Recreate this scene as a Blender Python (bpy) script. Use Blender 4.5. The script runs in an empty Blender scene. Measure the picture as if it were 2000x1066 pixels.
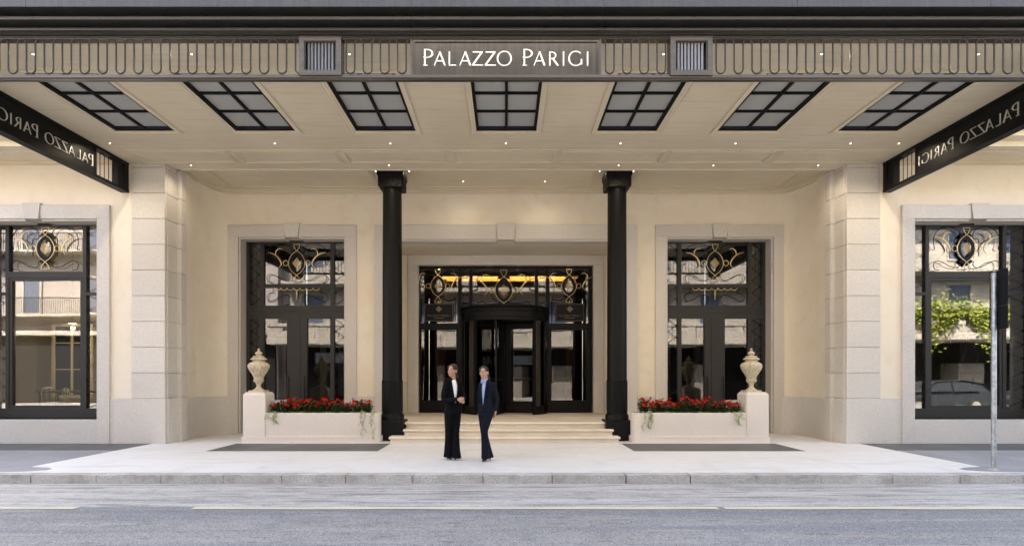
import bpy, bmesh, math, random
from mathutils import Vector, Matrix
R = math.radians
random.seed(7)
sc = bpy.context.scene
C = sc.collection

# ------------------------------------------------------------------ camera
F, CX, HY, EYE = 1110.0, 988.0, 735.0, 1.55      # focal length and vanishing point in photo pixels, eye height
cd = bpy.data.cameras.new('camera'); cam = bpy.data.objects.new('camera', cd); C.objects.link(cam)
cam.location = (0, 0, EYE); cam.rotation_euler = (R(90), 0, 0)
cd.sensor_width = 36; cd.lens = F / 2000 * 36
cd.shift_x = (1000 - CX) / 2000; cd.shift_y = (HY - 533) / 2000
cd.clip_start = 0.05; cd.clip_end = 2000
sc.camera = cam
# ------------------------------------------------------------------ sky, sun, exposure
SUN_EL, SUN_AZ = R(50), R(-24)                    # azimuth measured from +Y towards +X
w = bpy.data.worlds.new('World'); sc.world = w; w.use_nodes = True
wn = w.node_tree.nodes; wl = w.node_tree.links
sky = wn.new('ShaderNodeTexSky'); sky.sky_type = 'NISHITA'; sky.sun_disc = False
sky.sun_elevation = SUN_EL; sky.sun_rotation = SUN_AZ; sky.air_density = 1.0; sky.dust_density = 3.0; sky.ozone_density = 1.0
bg = wn['Background']; bg.inputs['Strength'].default_value = 0.15
wl.new(sky.outputs[0], bg.inputs[0])
ld = bpy.data.lights.new('sun', 'SUN'); ld.energy = 4.0; ld.angle = R(0.6); ld.color = (1.0, 0.93, 0.82)
sun = bpy.data.objects.new('sun', ld); C.objects.link(sun); sun.location = (-10, 30, 60)
sdir = Vector((math.sin(SUN_AZ) * math.cos(SUN_EL), math.cos(SUN_AZ) * math.cos(SUN_EL), math.sin(SUN_EL)))
sun.rotation_euler = (-sdir).to_track_quat('-Z', 'Y').to_euler()
sc.view_settings.view_transform = 'Standard'; sc.view_settings.look = 'None'
sc.view_settings.exposure = 3.2; sc.view_settings.gamma = 1.0; sc.view_settings.use_curve_mapping = False
sc.view_settings.use_white_balance = True; sc.view_settings.white_balance_temperature = 7200
sc.render.engine = 'CYCLES'
sc.cycles.use_denoising = True
sc.cycles.max_bounces = 10; sc.cycles.diffuse_bounces = 5; sc.cycles.glossy_bounces = 5
sc.cycles.transmission_bounces = 8; sc.cycles.transparent_max_bounces = 16
sc.cycles.sample_clamp_indirect = 5.0; sc.cycles.sample_clamp_direct = 0
sc.cycles.caustics_reflective = False; sc.cycles.caustics_refractive = False

def PX(x, Y): return (x - CX) * Y / F
def PZ(y, Y): return EYE + (HY - y) * Y / F

# ------------------------------------------------------------------ materials
M = {}
def mat(name, base, rough=0.6, metal=0.0, spec=0.5, speck=None, blotch=None, bump=None, objvar=0.0, streak=None, emit=None):
    """speck/blotch: (scale, colour2, low, high); bump: (scale, strength, distance); streak: (scale xyz, colour2, low, high)"""
    m = bpy.data.materials.new(name); m.use_nodes = True; M[name] = m
    nt = m.node_tree; N = nt.nodes; L = nt.links; b = N['Principled BSDF']
    b.inputs['Base Color'].default_value = (*base, 1); b.inputs['Roughness'].default_value = rough
    b.inputs['Metallic'].default_value = metal; b.inputs['Specular IOR Level'].default_value = spec
    geo = N.new('ShaderNodeNewGeometry'); col = None
    def noise(scale, detail=4.0, vec=None):
        t = N.new('ShaderNodeTexNoise'); t.inputs['Scale'].default_value = scale; t.inputs['Detail'].default_value = detail
        L.new(vec or geo.outputs['Position'], t.inputs['Vector']); return t.outputs['Fac']
    def layer(fac, lo, hi, c2):
        nonlocal col
        mr = N.new('ShaderNodeMapRange'); mr.inputs['From Min'].default_value = lo; mr.inputs['From Max'].default_value = hi
        L.new(fac, mr.inputs['Value'])
        mx = N.new('ShaderNodeMix'); mx.data_type = 'RGBA'; L.new(mr.outputs[0], mx.inputs['Factor'])
        if col is None: mx.inputs['A'].default_value = (*base, 1)
        else: L.new(col, mx.inputs['A'])
        mx.inputs['B'].default_value = (*c2, 1); col = mx.outputs['Result']
    for s in (blotch if isinstance(blotch, list) else [blotch] if blotch else []): layer(noise(s[0]), s[2], s[3], s[1])
    for s in (streak if isinstance(streak, list) else [streak] if streak else []):
        mp = N.new('ShaderNodeMapping'); mp.inputs['Scale'].default_value = s[0]; L.new(geo.outputs['Position'], mp.inputs['Vector'])
        layer(noise(1.0, 5.0, mp.outputs[0]), s[2], s[3], s[1])
    for s in (speck if isinstance(speck, list) else [speck] if speck else []): layer(noise(s[0], 2.0), s[2], s[3], s[1])
    if objvar:
        oi = N.new('ShaderNodeObjectInfo'); mr = N.new('ShaderNodeMapRange')
        mr.inputs['To Min'].default_value = 1 - objvar; mr.inputs['To Max'].default_value = 1 + objvar
        L.new(oi.outputs['Random'], mr.inputs['Value'])
        hs = N.new('ShaderNodeHueSaturation'); L.new(mr.outputs[0], hs.inputs['Value'])
        if col is None: hs.inputs['Color'].default_value = (*base, 1)
        else: L.new(col, hs.inputs['Color'])
        col = hs.outputs[0]
    if col is not None: L.new(col, b.inputs['Base Color'])
    if bump:
        bp = N.new('ShaderNodeBump'); bp.inputs['Strength'].default_value = bump[1]; bp.inputs['Distance'].default_value = bump[2]
        L.new(noise(bump[0], 6.0), bp.inputs['Height']); L.new(bp.outputs[0], b.inputs['Normal'])
    if emit:
        b.inputs['Emission Color'].default_value = (*emit[0], 1); b.inputs['Emission Strength'].default_value = emit[1]
    return m

mat('granite', (.56, .53, .485), .75, speck=[(82, (.40, .37, .335), .54, .63), (120, (.67, .64, .60), .57, .66)], blotch=[(1.2, (.53, .485, .435), .4, .75), (.35, (.59, .55, .50), .45, .65)], bump=(70, .35, .004), objvar=.06)
mat('granite_pale', (.70, .635, .57), .7, speck=[(95, (.57, .50, .44), .54, .63), (130, (.78, .72, .66), .58, .67)], blotch=(1.5, (.67, .595, .525), .4, .8), bump=(80, .25, .003), objvar=.02)
mat('step_stone', (.70, .63, .525), .6, speck=(80, (.55, .475, .38), .5, .66), blotch=(2, (.61, .525, .415), .4, .75), bump=(60, .2, .002), objvar=.05)
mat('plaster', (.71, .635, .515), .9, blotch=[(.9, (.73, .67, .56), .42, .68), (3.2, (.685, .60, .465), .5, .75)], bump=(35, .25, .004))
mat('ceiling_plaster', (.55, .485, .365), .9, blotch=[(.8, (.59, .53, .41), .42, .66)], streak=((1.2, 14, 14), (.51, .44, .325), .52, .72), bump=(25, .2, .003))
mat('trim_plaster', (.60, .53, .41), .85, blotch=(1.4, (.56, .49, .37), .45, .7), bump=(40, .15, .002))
mat('cornice_plaster', (.66, .58, .43), .85, blotch=(1.4, (.62, .53, .38), .45, .7), bump=(40, .15, .002))
mat('black_metal', (.0045, .0045, .005), .45, .0, .16, bump=(14, .05, .004))
mat('door_metal', (.022, .0215, .021), .45, .0, .3, streak=((2, 2, 30), (.028, .027, .026), .5, .7))
mat('fascia_metal', (.115, .11, .104), .33, .85, .5, streak=((.6, 8, 40), (.09, .086, .081), .42, .68), bump=(5, .04, .01))
mat('cornice_metal', (.078, .077, .077), .36, .8, .5, streak=((40, 6, .8), (.088, .087, .087), .45, .65))
mat('gilt_dull', (.20, .16, .10), .45, .5)
mat('grille_metal', (.05, .047, .044), .35, .6, .5)
mat('slat_metal', (.22, .23, .25), .5, .4)
mat('sign_metal', (.12, .117, .114), .17, .92, .5, streak=((30, 3, .6), (.085, .083, .081), .4, .7), bump=(3, .06, .02))
mat('letter_white', (.92, .92, .9), .35, emit=((1, 1, .98), .03))
mat('letter_steel', (.72, .71, .68), .3, .6)
mat('gold', (.74, .58, .32), .34, 1.0, bump=(60, .1, .002))
mat('skylight_frame', (.008, .008, .008), .6, spec=.1)
mat('asphalt', (.215, .205, .192), .85, speck=[(42, (.30, .288, .27), .58, .68), (75, (.40, .385, .36), .60, .68), (60, (.075, .072, .07), .57, .66)],
    blotch=[(.55, (.24, .23, .217), .42, .7), (2.3, (.170, .163, .156), .50, .68), (7, (.21, .20, .188), .55, .68)], streak=[((.10, 2.2, 1), (.155, .159, .170), .46, .60), ((.4, 5, 1), (.26, .25, .235), .54, .68), ((2.5, 14, 1), (.115, .111, .107), .59, .68)], bump=(60, .8, .012))
mat('gutter_asphalt', (.36, .34, .31), .85, speck=[(45, (.47, .45, .42), .57, .66), (75, (.19, .182, .168), .57, .66)],
    blotch=[(1.6, (.285, .27, .246), .48, .66), (6, (.41, .39, .36), .54, .68)], streak=[((.35, 5, 1), (.45, .43, .40), .46, .60), ((.7, 9, 1), (.20, .19, .175), .53, .66), ((3, 18, 1), (.18, .17, .158), .58, .68)], bump=(60, .8, .012))
mat('pavement_stone', (.69, .675, .65), .55, blotch=[(.7, (.64, .622, .595), .42, .7), (5, (.72, .71, .69), .52, .7)], streak=[((.5, 3.5, 1), (.56, .535, .505), .55, .74), ((1.6, .7, 1), (.60, .58, .55), .56, .72)], speck=(110, (.58, .56, .535), .56, .68), bump=(40, .2, .003))
mat('side_asphalt', (.23, .232, .238), .85, speck=[(80, (.33, .33, .335), .57, .68), (110, (.13, .13, .135), .6, .72)], blotch=(1.1, (.29, .29, .292), .45, .7), bump=(70, .5, .005))
mat('dark_stone', (.088, .088, .086), .6, speck=(120, (.13, .13, .13), .55, .68), blotch=(1.5, (.11, .11, .105), .42, .7), objvar=.09, bump=(50, .2, .002))
mat('kerb_stone', (.42, .40, .37), .85, speck=[(60, (.30, .28, .255), .54, .66)], blotch=[(5, (.33, .305, .27), .52, .68), (1.7, (.54, .525, .50), .5, .72)], bump=(28, .8, .02), objvar=.06)
mat('kerb_gap', (.16, .15, .14), .9)
mat('yellow_paint', (.54, .46, .32), .8, streak=[((1.2, 12, 1), (.40, .38, .33), .50, .64)], speck=(60, (.42, .40, .35), .55, .66))
mat('urn_stone', (.50, .425, .305), .8, blotch=[(9, (.57, .505, .385), .42, .65), (26, (.30, .23, .145), .54, .66)], bump=(60, .4, .004))
mat('galvanised', (.30, .32, .345), .42, .8, blotch=(18, (.42, .445, .47), .45, .6), bump=(40, .1, .002))
mat('sign_back', (.005, .006, .008), .5, spec=.2)
mat('leaf', (.026, .055, .018), .45, spec=.4, speck=(22, (.042, .085, .024), .45, .62), objvar=.15)
mat('vine_leaf', (.30, .36, .16), .5, speck=(60, (.46, .48, .30), .48, .62), objvar=.15)
mat('stem', (.10, .12, .045), .7)
mat('blossom', (.34, .008, .006), .7, spec=.08, speck=(30, (.42, .024, .014), .5, .65))
mat('soil', (.035, .025, .018), .95)
mat('skin', (.43, .235, .155), .5, blotch=(20, (.47, .265, .18), .45, .6))
mat('hair', (.022, .012, .007), .45, spec=.3, streak=((120, 120, 8), (.05, .028, .016), .5, .65))
mat('black_suit', (.0035, .0036, .0045), .9, spec=.12, bump=(13, .9, .04))
mat('navy_suit', (.0065, .008, .0145), .9, spec=.12, bump=(13, .9, .04))
mat('white_cloth', (.85, .85, .86), .8)
mat('blue_shirt', (.24, .31, .52), .8, speck=(90, (.40, .46, .62), .5, .6))
mat('shoe_leather', (.010, .010, .011), .25)
mat('eye_white', (.7, .68, .64), .3)
mat('eye_dark', (.02, .012, .008), .2)
mat('lips', (.42, .14, .11), .45)
mat('opp_stone', (.36, .335, .305), .85, blotch=[(.8, (.30, .275, .245), .42, .7)], speck=(9, (.20, .185, .165), .52, .64), bump=(20, .4, .01), objvar=.07)
mat('opp_plaster', (.28, .25, .245), .9, blotch=(.7, (.34, .31, .30), .42, .7))
mat('opp_pier', (.15, .14, .13), .85, blotch=(1.5, (.20, .185, .17), .42, .7))
mat('opp_cream', (.34, .315, .29), .9, blotch=[(.6, (.28, .255, .23), .42, .7), (2.5, (.38, .355, .325), .5, .7)])
mat('opp_dark', (.010, .010, .012), .7, spec=.2)  # dark parts, and the painted shade of the ground floors opposite
mat('shutter', (.06, .08, .13), .6)
mat('ivy_leaf', (.17, .22, .03), .5, speck=(6, (.32, .35, .06), .42, .62))
mat('shop_sign', (.22, .27, .33), .5)
mat('wood', (.20, .105, .045), .45, streak=((8, 8, .8), (.12, .06, .025), .45, .65))
mat('pale_wood', (.34, .24, .11), .5)
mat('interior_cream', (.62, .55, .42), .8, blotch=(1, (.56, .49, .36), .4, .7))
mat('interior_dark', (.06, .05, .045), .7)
mat('interior_floor', (.30, .26, .21), .3)
mat('chair_metal', (.65, .65, .62), .3, .7)
mat('car_paint_white', (.75, .75, .74), .25)
mat('car_paint_dark', (.03, .035, .045), .22)
mat('rubber', (.015, .015, .015), .8)
mat('lamp_housing', (.45, .43, .40), .4, .6)
mat('warm_glow', (1, .9, .7), .5, emit=((1.0, .82, .55), .8))
mat('lamp_glow', (1, 1, 1), .5, emit=((1.0, .90, .74), 1.2))
mat('cove_glow', (1, .8, .4), .5, emit=((1.0, .42, .04), .22))
mat('car_lamp', (.6, .6, .6), .15)

def glassmat(name, tint, base_ref, wave):
    m = bpy.data.materials.new(name); m.use_nodes = True; M[name] = m
    nt = m.node_tree; N = nt.nodes; L = nt.links; N.remove(N['Principled BSDF'])
    out = N['Material Output']
    tr = N.new('ShaderNodeBsdfTransparent'); tr.inputs[0].default_value = (*tint, 1)
    gl = N.new('ShaderNodeBsdfGlossy'); gl.inputs['Color'].default_value = (.95, .95, .97, 1); gl.inputs['Roughness'].default_value = 0.012
    fr = N.new('ShaderNodeFresnel'); fr.inputs['IOR'].default_value = 1.5
    ad = N.new('ShaderNodeMath'); ad.operation = 'ADD'; ad.use_clamp = True; ad.inputs[1].default_value = base_ref
    L.new(fr.outputs[0], ad.inputs[0])
    geo = N.new('ShaderNodeNewGeometry'); t = N.new('ShaderNodeTexNoise'); t.inputs['Scale'].default_value = 1.1; t.inputs['Detail'].default_value = 1.0
    L.new(geo.outputs['Position'], t.inputs['Vector'])
    bp = N.new('ShaderNodeBump'); bp.inputs['Strength'].default_value = wave; bp.inputs['Distance'].default_value = .02
    L.new(t.outputs['Fac'], bp.inputs['Height']); L.new(bp.outputs[0], gl.inputs['Normal'])
    mx = N.new('ShaderNodeMixShader'); L.new(ad.outputs[0], mx.inputs[0]); L.new(tr.outputs[0], mx.inputs[1]); L.new(gl.outputs[0], mx.inputs[2])
    L.new(mx.outputs[0], out.inputs['Surface'])
glassmat('glass', (.62, .64, .62), .13, .03)
glassmat('glass_door', (.50, .52, .51), .06, .035)
glassmat('glass_dark', (.52, .53, .52), .04, .03)

def frosted(name):
    m = bpy.data.materials.new(name); m.use_nodes = True; M[name] = m
    nt = m.node_tree; N = nt.nodes; L = nt.links; N.remove(N['Principled BSDF'])
    d = N.new('ShaderNodeBsdfDiffuse'); d.inputs[0].default_value = (.37, .37, .355, 1)
    t = N.new('ShaderNodeBsdfTranslucent'); t.inputs[0].default_value = (.50, .48, .43, 1)
    mx = N.new('ShaderNodeMixShader'); mx.inputs[0].default_value = .28
    L.new(d.outputs[0], mx.inputs[1]); L.new(t.outputs[0], mx.inputs[2]); L.new(mx.outputs[0], N['Material Output'].inputs['Surface'])
frosted('frosted_glass')

# ------------------------------------------------------------------ builders
def wpos(o):
    v = Vector((0, 0, 0))
    while o is not None: v += o.location; o = o.parent
    return v
def tag(o, label=None, cat=None, group=None, kind=None):
    if label: o['label'] = label
    if cat: o['category'] = cat
    if group: o['group'] = group
    if kind: o['kind'] = kind
    return o
def empty(name, loc=(0, 0, 0), parent=None):
    o = bpy.data.objects.new(name, None); C.objects.link(o); o.empty_display_size = .2
    if parent: o.parent = parent; o.location = Vector(loc) - wpos(parent)
    else: o.location = loc
    return o
def thing(name, label, cat, loc=(0, 0, 0), group=None): return tag(empty(name, loc), label, cat, group)
def inst(name, mesh, parent=None, loc=(0, 0, 0), rot=None, scale=None):
    o = bpy.data.objects.new(name, mesh); C.objects.link(o)
    if parent: o.parent = parent; o.location = Vector(loc) - wpos(parent)
    else: o.location = loc
    if rot: o.rotation_euler = rot
    if scale: o.scale = scale
    return o

class MB:
    def __init__(s): s.v = []; s.f = []
    def add(s, vs, fs):
        b = len(s.v); s.v += [tuple(p) for p in vs]; s.f += [tuple(b + i for i in f) for f in fs]; return s
    def box(s, x0, x1, y0, y1, z0, z1):
        if x0 > x1: x0, x1 = x1, x0
        return s.add([(x0, y0, z0), (x1, y0, z0), (x1, y1, z0), (x0, y1, z0), (x0, y0, z1), (x1, y0, z1), (x1, y1, z1), (x0, y1, z1)],
                     [(0, 3, 2, 1), (4, 5, 6, 7), (0, 1, 5, 4), (1, 2, 6, 5), (2, 3, 7, 6), (3, 0, 4, 7)])
    def cbox(s, x0, x1, y0, y1, z0, z1, c=.006, seg=1):
        if x0 > x1: x0, x1 = x1, x0
        bm = bmesh.new(); bmesh.ops.create_cube(bm, size=1)
        for v in bm.verts: v.co = ((x0 + x1) / 2 + v.co.x * (x1 - x0), (y0 + y1) / 2 + v.co.y * (y1 - y0), (z0 + z1) / 2 + v.co.z * (z1 - z0))
        bmesh.ops.bevel(bm, geom=bm.edges[:], offset=c, segments=seg, affect='EDGES', profile=.5)
        return s.bm(bm)
    def bm(s, bm):
        bm.verts.index_update()
        s.add([v.co[:] for v in bm.verts], [[v.index for v in f.verts] for f in bm.faces]); bm.free(); return s
    def prism(s, poly, a, b, fn):
        """poly: 2d points; fn(p, q, t) -> 3d; extruded from t=a to t=b"""
        n = len(poly)
        vs = [fn(p, q, a) for p, q in poly] + [fn(p, q, b) for p, q in poly]
        return s.add(vs, [tuple(range(n))[::-1], tuple(range(n, 2 * n))] + [(i, (i + 1) % n, n + (i + 1) % n, n + i) for i in range(n)])
    def tube(s, pts, r, n=6, closed=False, cap=True):
        pts = [Vector(p) for p in pts]; m = len(pts)
        rs = r if isinstance(r, (list, tuple)) else [r] * m
        vs = []; up = None
        for i, p in enumerate(pts):
            if closed: d = pts[(i + 1) % m] - pts[i - 1]
            else: d = pts[min(i + 1, m - 1)] - pts[max(i - 1, 0)]
            if d.length < 1e-9: d = Vector((0, 0, 1))
            d.normalize()
            if up is None: up = d.orthogonal().normalized()
            up = up - d * up.dot(d)
            if up.length < 1e-6: up = d.orthogonal()
            up.normalize(); sd = d.cross(up)
            vs += [p + (up * math.cos(2 * math.pi * k / n) + sd * math.sin(2 * math.pi * k / n)) * rs[i] for k in range(n)]
        fs = []
        for i in range(m if closed else m - 1):
            j = (i + 1) % m
            fs += [(i * n + k, i * n + (k + 1) % n, j * n + (k + 1) % n, j * n + k) for k in range(n)]
        if cap and not closed: fs += [tuple(range(n))[::-1], tuple((m - 1) * n + k for k in range(n))]
        return s.add(vs, fs)
    def lathe(s, prof, c, n=32, fn=None):
        """prof: (r, z); c: centre x, y; fn(r, z, ang) -> r"""
        vs = []
        for r, z in prof:
            for k in range(n):
                a = 2 * math.pi * k / n; q = fn(r, z, a) if fn else r
                vs.append((c[0] + q * math.cos(a), c[1] + q * math.sin(a), z))
        m = len(prof)
        fs = [(i * n + k, i * n + (k + 1) % n, (i + 1) * n + (k + 1) % n, (i + 1) * n + k) for i in range(m - 1) for k in range(n)]
        fs += [tuple(range(n))[::-1], tuple((m - 1) * n + k for k in range(n))]
        return s.add(vs, fs)
    def loft(s, rings, n=20):
        """rings: (centre, ax, ay) with ax, ay vectors"""
        vs = []
        for c, ax, ay in rings:
            vs += [Vector(c) + Vector(ax) * math.cos(2 * math.pi * k / n) + Vector(ay) * math.sin(2 * math.pi * k / n) for k in range(n)]
        m = len(rings)
        fs = [(i * n + k, i * n + (k + 1) % n, (i + 1) * n + (k + 1) % n, (i + 1) * n + k) for i in range(m - 1) for k in range(n)]
        fs += [tuple(range(n))[::-1], tuple((m - 1) * n + k for k in range(n))]
        return s.add(vs, fs)
    def ball(s, c, r, nu=16, nv=10, rot=None):
        r = (r, r, r) if not isinstance(r, tuple) else r
        vs = []
        for i in range(1, nv):
            t = math.pi * i / nv
            for k in range(nu):
                a = 2 * math.pi * k / nu
                vs.append(Vector((r[0] * math.sin(t) * math.cos(a), r[1] * math.sin(t) * math.sin(a), r[2] * math.cos(t))))
        vs += [Vector((0, 0, r[2])), Vector((0, 0, -r[2]))]
        if rot: vs = [rot @ v for v in vs]
        vs = [v + Vector(c) for v in vs]
        fs = [(i * nu + k, (i + 1) * nu + k, (i + 1) * nu + (k + 1) % nu, i * nu + (k + 1) % nu) for i in range(nv - 2) for k in range(nu)]
        T = (nv - 1) * nu
        fs += [(T, k, (k + 1) % nu) for k in range(nu)] + [(T + 1, (nv - 2) * nu + (k + 1) % nu, (nv - 2) * nu + k) for k in range(nu)]
        return s.add(vs, fs)
    def ring_frame(s, x0, x1, y0, y1, wd, z0, z1):
        """flat rectangular frame lying in XY, band wd inside the given outline"""
        s.box(x0, x1, y0, y0 + wd, z0, z1); s.box(x0, x1, y1 - wd, y1, z0, z1)
        s.box(x0, x0 + wd, y0 + wd, y1 - wd, z0, z1); s.box(x1 - wd, x1, y0 + wd, y1 - wd, z0, z1); return s
    def frame(s, x0, x1, z0, z1, wd, y0, y1):
        """upright rectangular frame facing the street"""
        s.box(x0, x1, y0, y1, z0, z0 + wd); s.box(x0, x1, y0, y1, z1 - wd, z1)
        s.box(x0, x0 + wd, y0, y1, z0 + wd, z1 - wd); s.box(x1 - wd, x1, y0, y1, z0 + wd, z1 - wd); return s
    def strip(s, path, off, z0, z1):
        """vertical wall along a plan path, thickness off to the left of travel"""
        pts = [Vector((p[0], p[1])) for p in path]; o = []
        for i, p in enumerate(pts):
            d = (pts[min(i + 1, len(pts) - 1)] - pts[max(i - 1, 0)]).normalized()
            o.append(p + Vector((-d.y, d.x)) * off)
        n = len(pts)
        for i in range(n - 1):
            a, b, c, d = pts[i], pts[i + 1], o[i + 1], o[i]
            s.add([(a.x, a.y, z0), (b.x, b.y, z0), (c.x, c.y, z0), (d.x, d.y, z0), (a.x, a.y, z1), (b.x, b.y, z1), (c.x, c.y, z1), (d.x, d.y, z1)],
                  [(0, 3, 2, 1), (4, 5, 6, 7), (0, 1, 5, 4), (2, 3, 7, 6)] + ([(3, 0, 4, 7)] if i == 0 else []) + ([(1, 2, 6, 5)] if i == n - 2 else []))
        return s
    def mesh(s, name, m, off=(0, 0, 0), smooth=False):
        me = bpy.data.meshes.new(name)
        me.from_pydata([(v[0] - off[0], v[1] - off[1], v[2] - off[2]) for v in s.v], [], s.f)
        bm = bmesh.new(); bm.from_mesh(me); bmesh.ops.recalc_face_normals(bm, faces=bm.faces[:]); bm.to_mesh(me); bm.free()
        me.materials.append(M[m] if isinstance(m, str) else m)
        if smooth:
            for p in me.polygons: p.use_smooth = True
            if smooth is not True: me.set_sharp_from_angle(angle=R(smooth))
        return me
    def build(s, name, m, parent=None, smooth=False, loc=None):
        off = Vector(loc) if loc is not None else (wpos(parent) if parent else Vector((0, 0, 0)))
        o = bpy.data.objects.new(name, s.mesh(name, m, off, smooth)); C.objects.link(o)
        if parent: o.parent = parent; o.location = off - wpos(parent)
        else: o.location = off
        return o
def struct(name, mb, m, smooth=False): return tag(mb.build(name, m, None, smooth), kind='structure')
def remesh(mb, voxel, smooth=2):
    """one continuous skin round overlapping pieces"""
    me = bpy.data.meshes.new('skin'); me.from_pydata(mb.v, [], mb.f)
    bm = bmesh.new(); bm.from_mesh(me); bmesh.ops.recalc_face_normals(bm, faces=bm.faces[:]); bm.to_mesh(me); bm.free()
    o = bpy.data.objects.new('skin', me); C.objects.link(o)
    md = o.modifiers.new('r', 'REMESH'); md.mode = 'VOXEL'; md.voxel_size = voxel
    if smooth: ms = o.modifiers.new('s', 'SMOOTH'); ms.factor = .5; ms.iterations = smooth
    dg = bpy.context.evaluated_depsgraph_get(); dg.update()
    ev = bpy.data.meshes.new_from_object(o.evaluated_get(dg))
    out = MB(); out.v = [v.co[:] for v in ev.vertices]; out.f = [tuple(p.vertices) for p in ev.polygons]
    bpy.data.objects.remove(o); bpy.data.meshes.remove(me); bpy.data.meshes.remove(ev)
    return out

# ------------------------------------------------------------------ lettering
def stroke(p, q, w0): return [(p[0], p[1]), (p[0] + w0, p[1]), (q[0] + w0, q[1]), (q[0], q[1])]
def arcpolys(cx, cy, rx, ry, a0, a1, tmin, tmax, n=18):
    out = []
    for i in range(n):
        aa = [R(a0 + (a1 - a0) * (i + k) / n) for k in (0, 1)]
        o = [(cx + rx * math.cos(a), cy + ry * math.sin(a)) for a in aa]
        inn = [(cx + (rx - (tmin + (tmax - tmin) * abs(math.cos(a)))) * math.cos(a), cy + (ry - tmin) * math.sin(a)) for a in aa]
        out.append([o[0], o[1], inn[1], inn[0]])
    return out
def glyph(ch):
    t, h = .088, .036
    if ch == 'I': return [stroke((0, 0), (0, 1), t)]
    if ch == 'P': return [stroke((.06, .03), (.06, 1), t), stroke((0, 0), (0, .03), .27)] + arcpolys(.2, .74, .42, .26, 96, -118, .028, .10)
    if ch == 'R': return [stroke((.04, 0), (.04, 1), t), stroke((.62, 0), (.24, .52), .115)] + arcpolys(.18, .74, .38, .26, 92, -92, h, .098)
    if ch == 'A': return [stroke((0, 0), (.41, 1), .05), stroke((.74, 0), (.37, 1), .112), [(.15, .31), (.63, .31), (.61, .355), (.165, .355)]]
    if ch == 'L': return [stroke((.04, .045), (.04, 1), t), stroke((.04, 0), (.04, .045), .53)]
    if ch == 'Z': return [stroke((.06, .955), (.06, 1), .73), stroke((.0, .045), (.665, .955), .115), stroke((0, 0), (0, .045), .82)]
    if ch == 'O': return arcpolys(.52, .5, .53, .52, 0, 360, h, .10, 32)
    if ch == 'G': return arcpolys(.52, .5, .53, .52, 48, 318, h, .10, 26) + [stroke((.87, .08), (.87, .44), .10)]
    if ch == 'F': return [stroke((.04, 0), (.04, 1), t), stroke((.185, .94), (.185, 1), .36), stroke((.185, .50), (.185, .56), .28)]
    if ch == 'E': return [stroke((.04, 0), (.04, 1), t), stroke((.185, .94), (.185, 1), .36), stroke((.185, .48), (.185, .54), .28), stroke((.185, 0), (.185, .06), .38)]
# sign text layout: letter, left edge, cap height (lengths in units of the sign, baseline 0)
NAME = [('P', 497, 89), ('A', 556, 75), ('L', 634, 75), ('A', 695, 75), ('Z', 763, 75), ('Z', 833, 75), ('O', 900, 77),
        ('P', 1040, 89), ('A', 1100, 75), ('R', 1182, 75), ('I', 1260, 75), ('G', 1290, 77), ('I', 1391, 75)]
def place_text(parent, layout, org, u, nrm, k, d0, d1, m, x_ref=497, name='letter', join=False):
    u = Vector(u); nrm = Vector(nrm); org = Vector(org); jm = MB()
    for ch, x, hh in layout:
        mb = jm if join else MB()
        for i, poly in enumerate(glyph(ch)):
            e = .0004 * (i % 3)
            mb.prism(poly, d0, d1 + e, lambda p, q, t: org + u * ((x - x_ref + p * hh) * k) + Vector((0, 0, q * hh * k)) + nrm * t)
        if not join: mb.build(name, m, parent)
    if join: return jm.build(name, m, parent)

# ------------------------------------------------------------------ main distances
YK = 8.96       # kerb face
YC = 8.11       # canopy front
YP = 13.15      # pilasters and side bays
YB = 15.40      # back wall of the entrance recess
YD = 17.50      # entrance glazing
ZC = 6.47       # canopy ceiling
XB = 8.72       # side beams of the canopy
ZL = .44        # landing

# ================================================================== GROUND
struct('ground', MB().box(-600, 600, -600, 600, -.6, -.30), 'asphalt')
road = struct('road', MB().box(-90, 90, -1.2, 7.36, -.30, -.14), 'asphalt')
struct('gutter_strip', MB().box(-90, 90, 7.36, YK + .05, -.30, -.137), 'gutter_asphalt')
struct('far_sidewalk', MB().box(-90, 90, -7.5, -1.2, -.30, -.0), 'asphalt')
ym = MB()
segs = [(-40, -5.5), (-4.02, 2.72), (2.80, 40)]
for a, b in segs:
    n = max(2, int((b - a) * 4))
    for i in range(n):
        x0 = a + (b - a) * i / n; x1 = a + (b - a) * (i + 1) / n
        ym.add([(x0, 7.22 + .006 * math.sin(x0 * 3.1), -.1325), (x1, 7.22 + .006 * math.sin(x1 * 3.1), -.1325), (x1, 7.352 + .004 * math.sin(x1 * 2.3), -.1325), (x0, 7.352 + .004 * math.sin(x0 * 2.3), -.1325)], [(0, 1, 2, 3)])
struct('road_marking', ym, 'yellow_paint')
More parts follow.
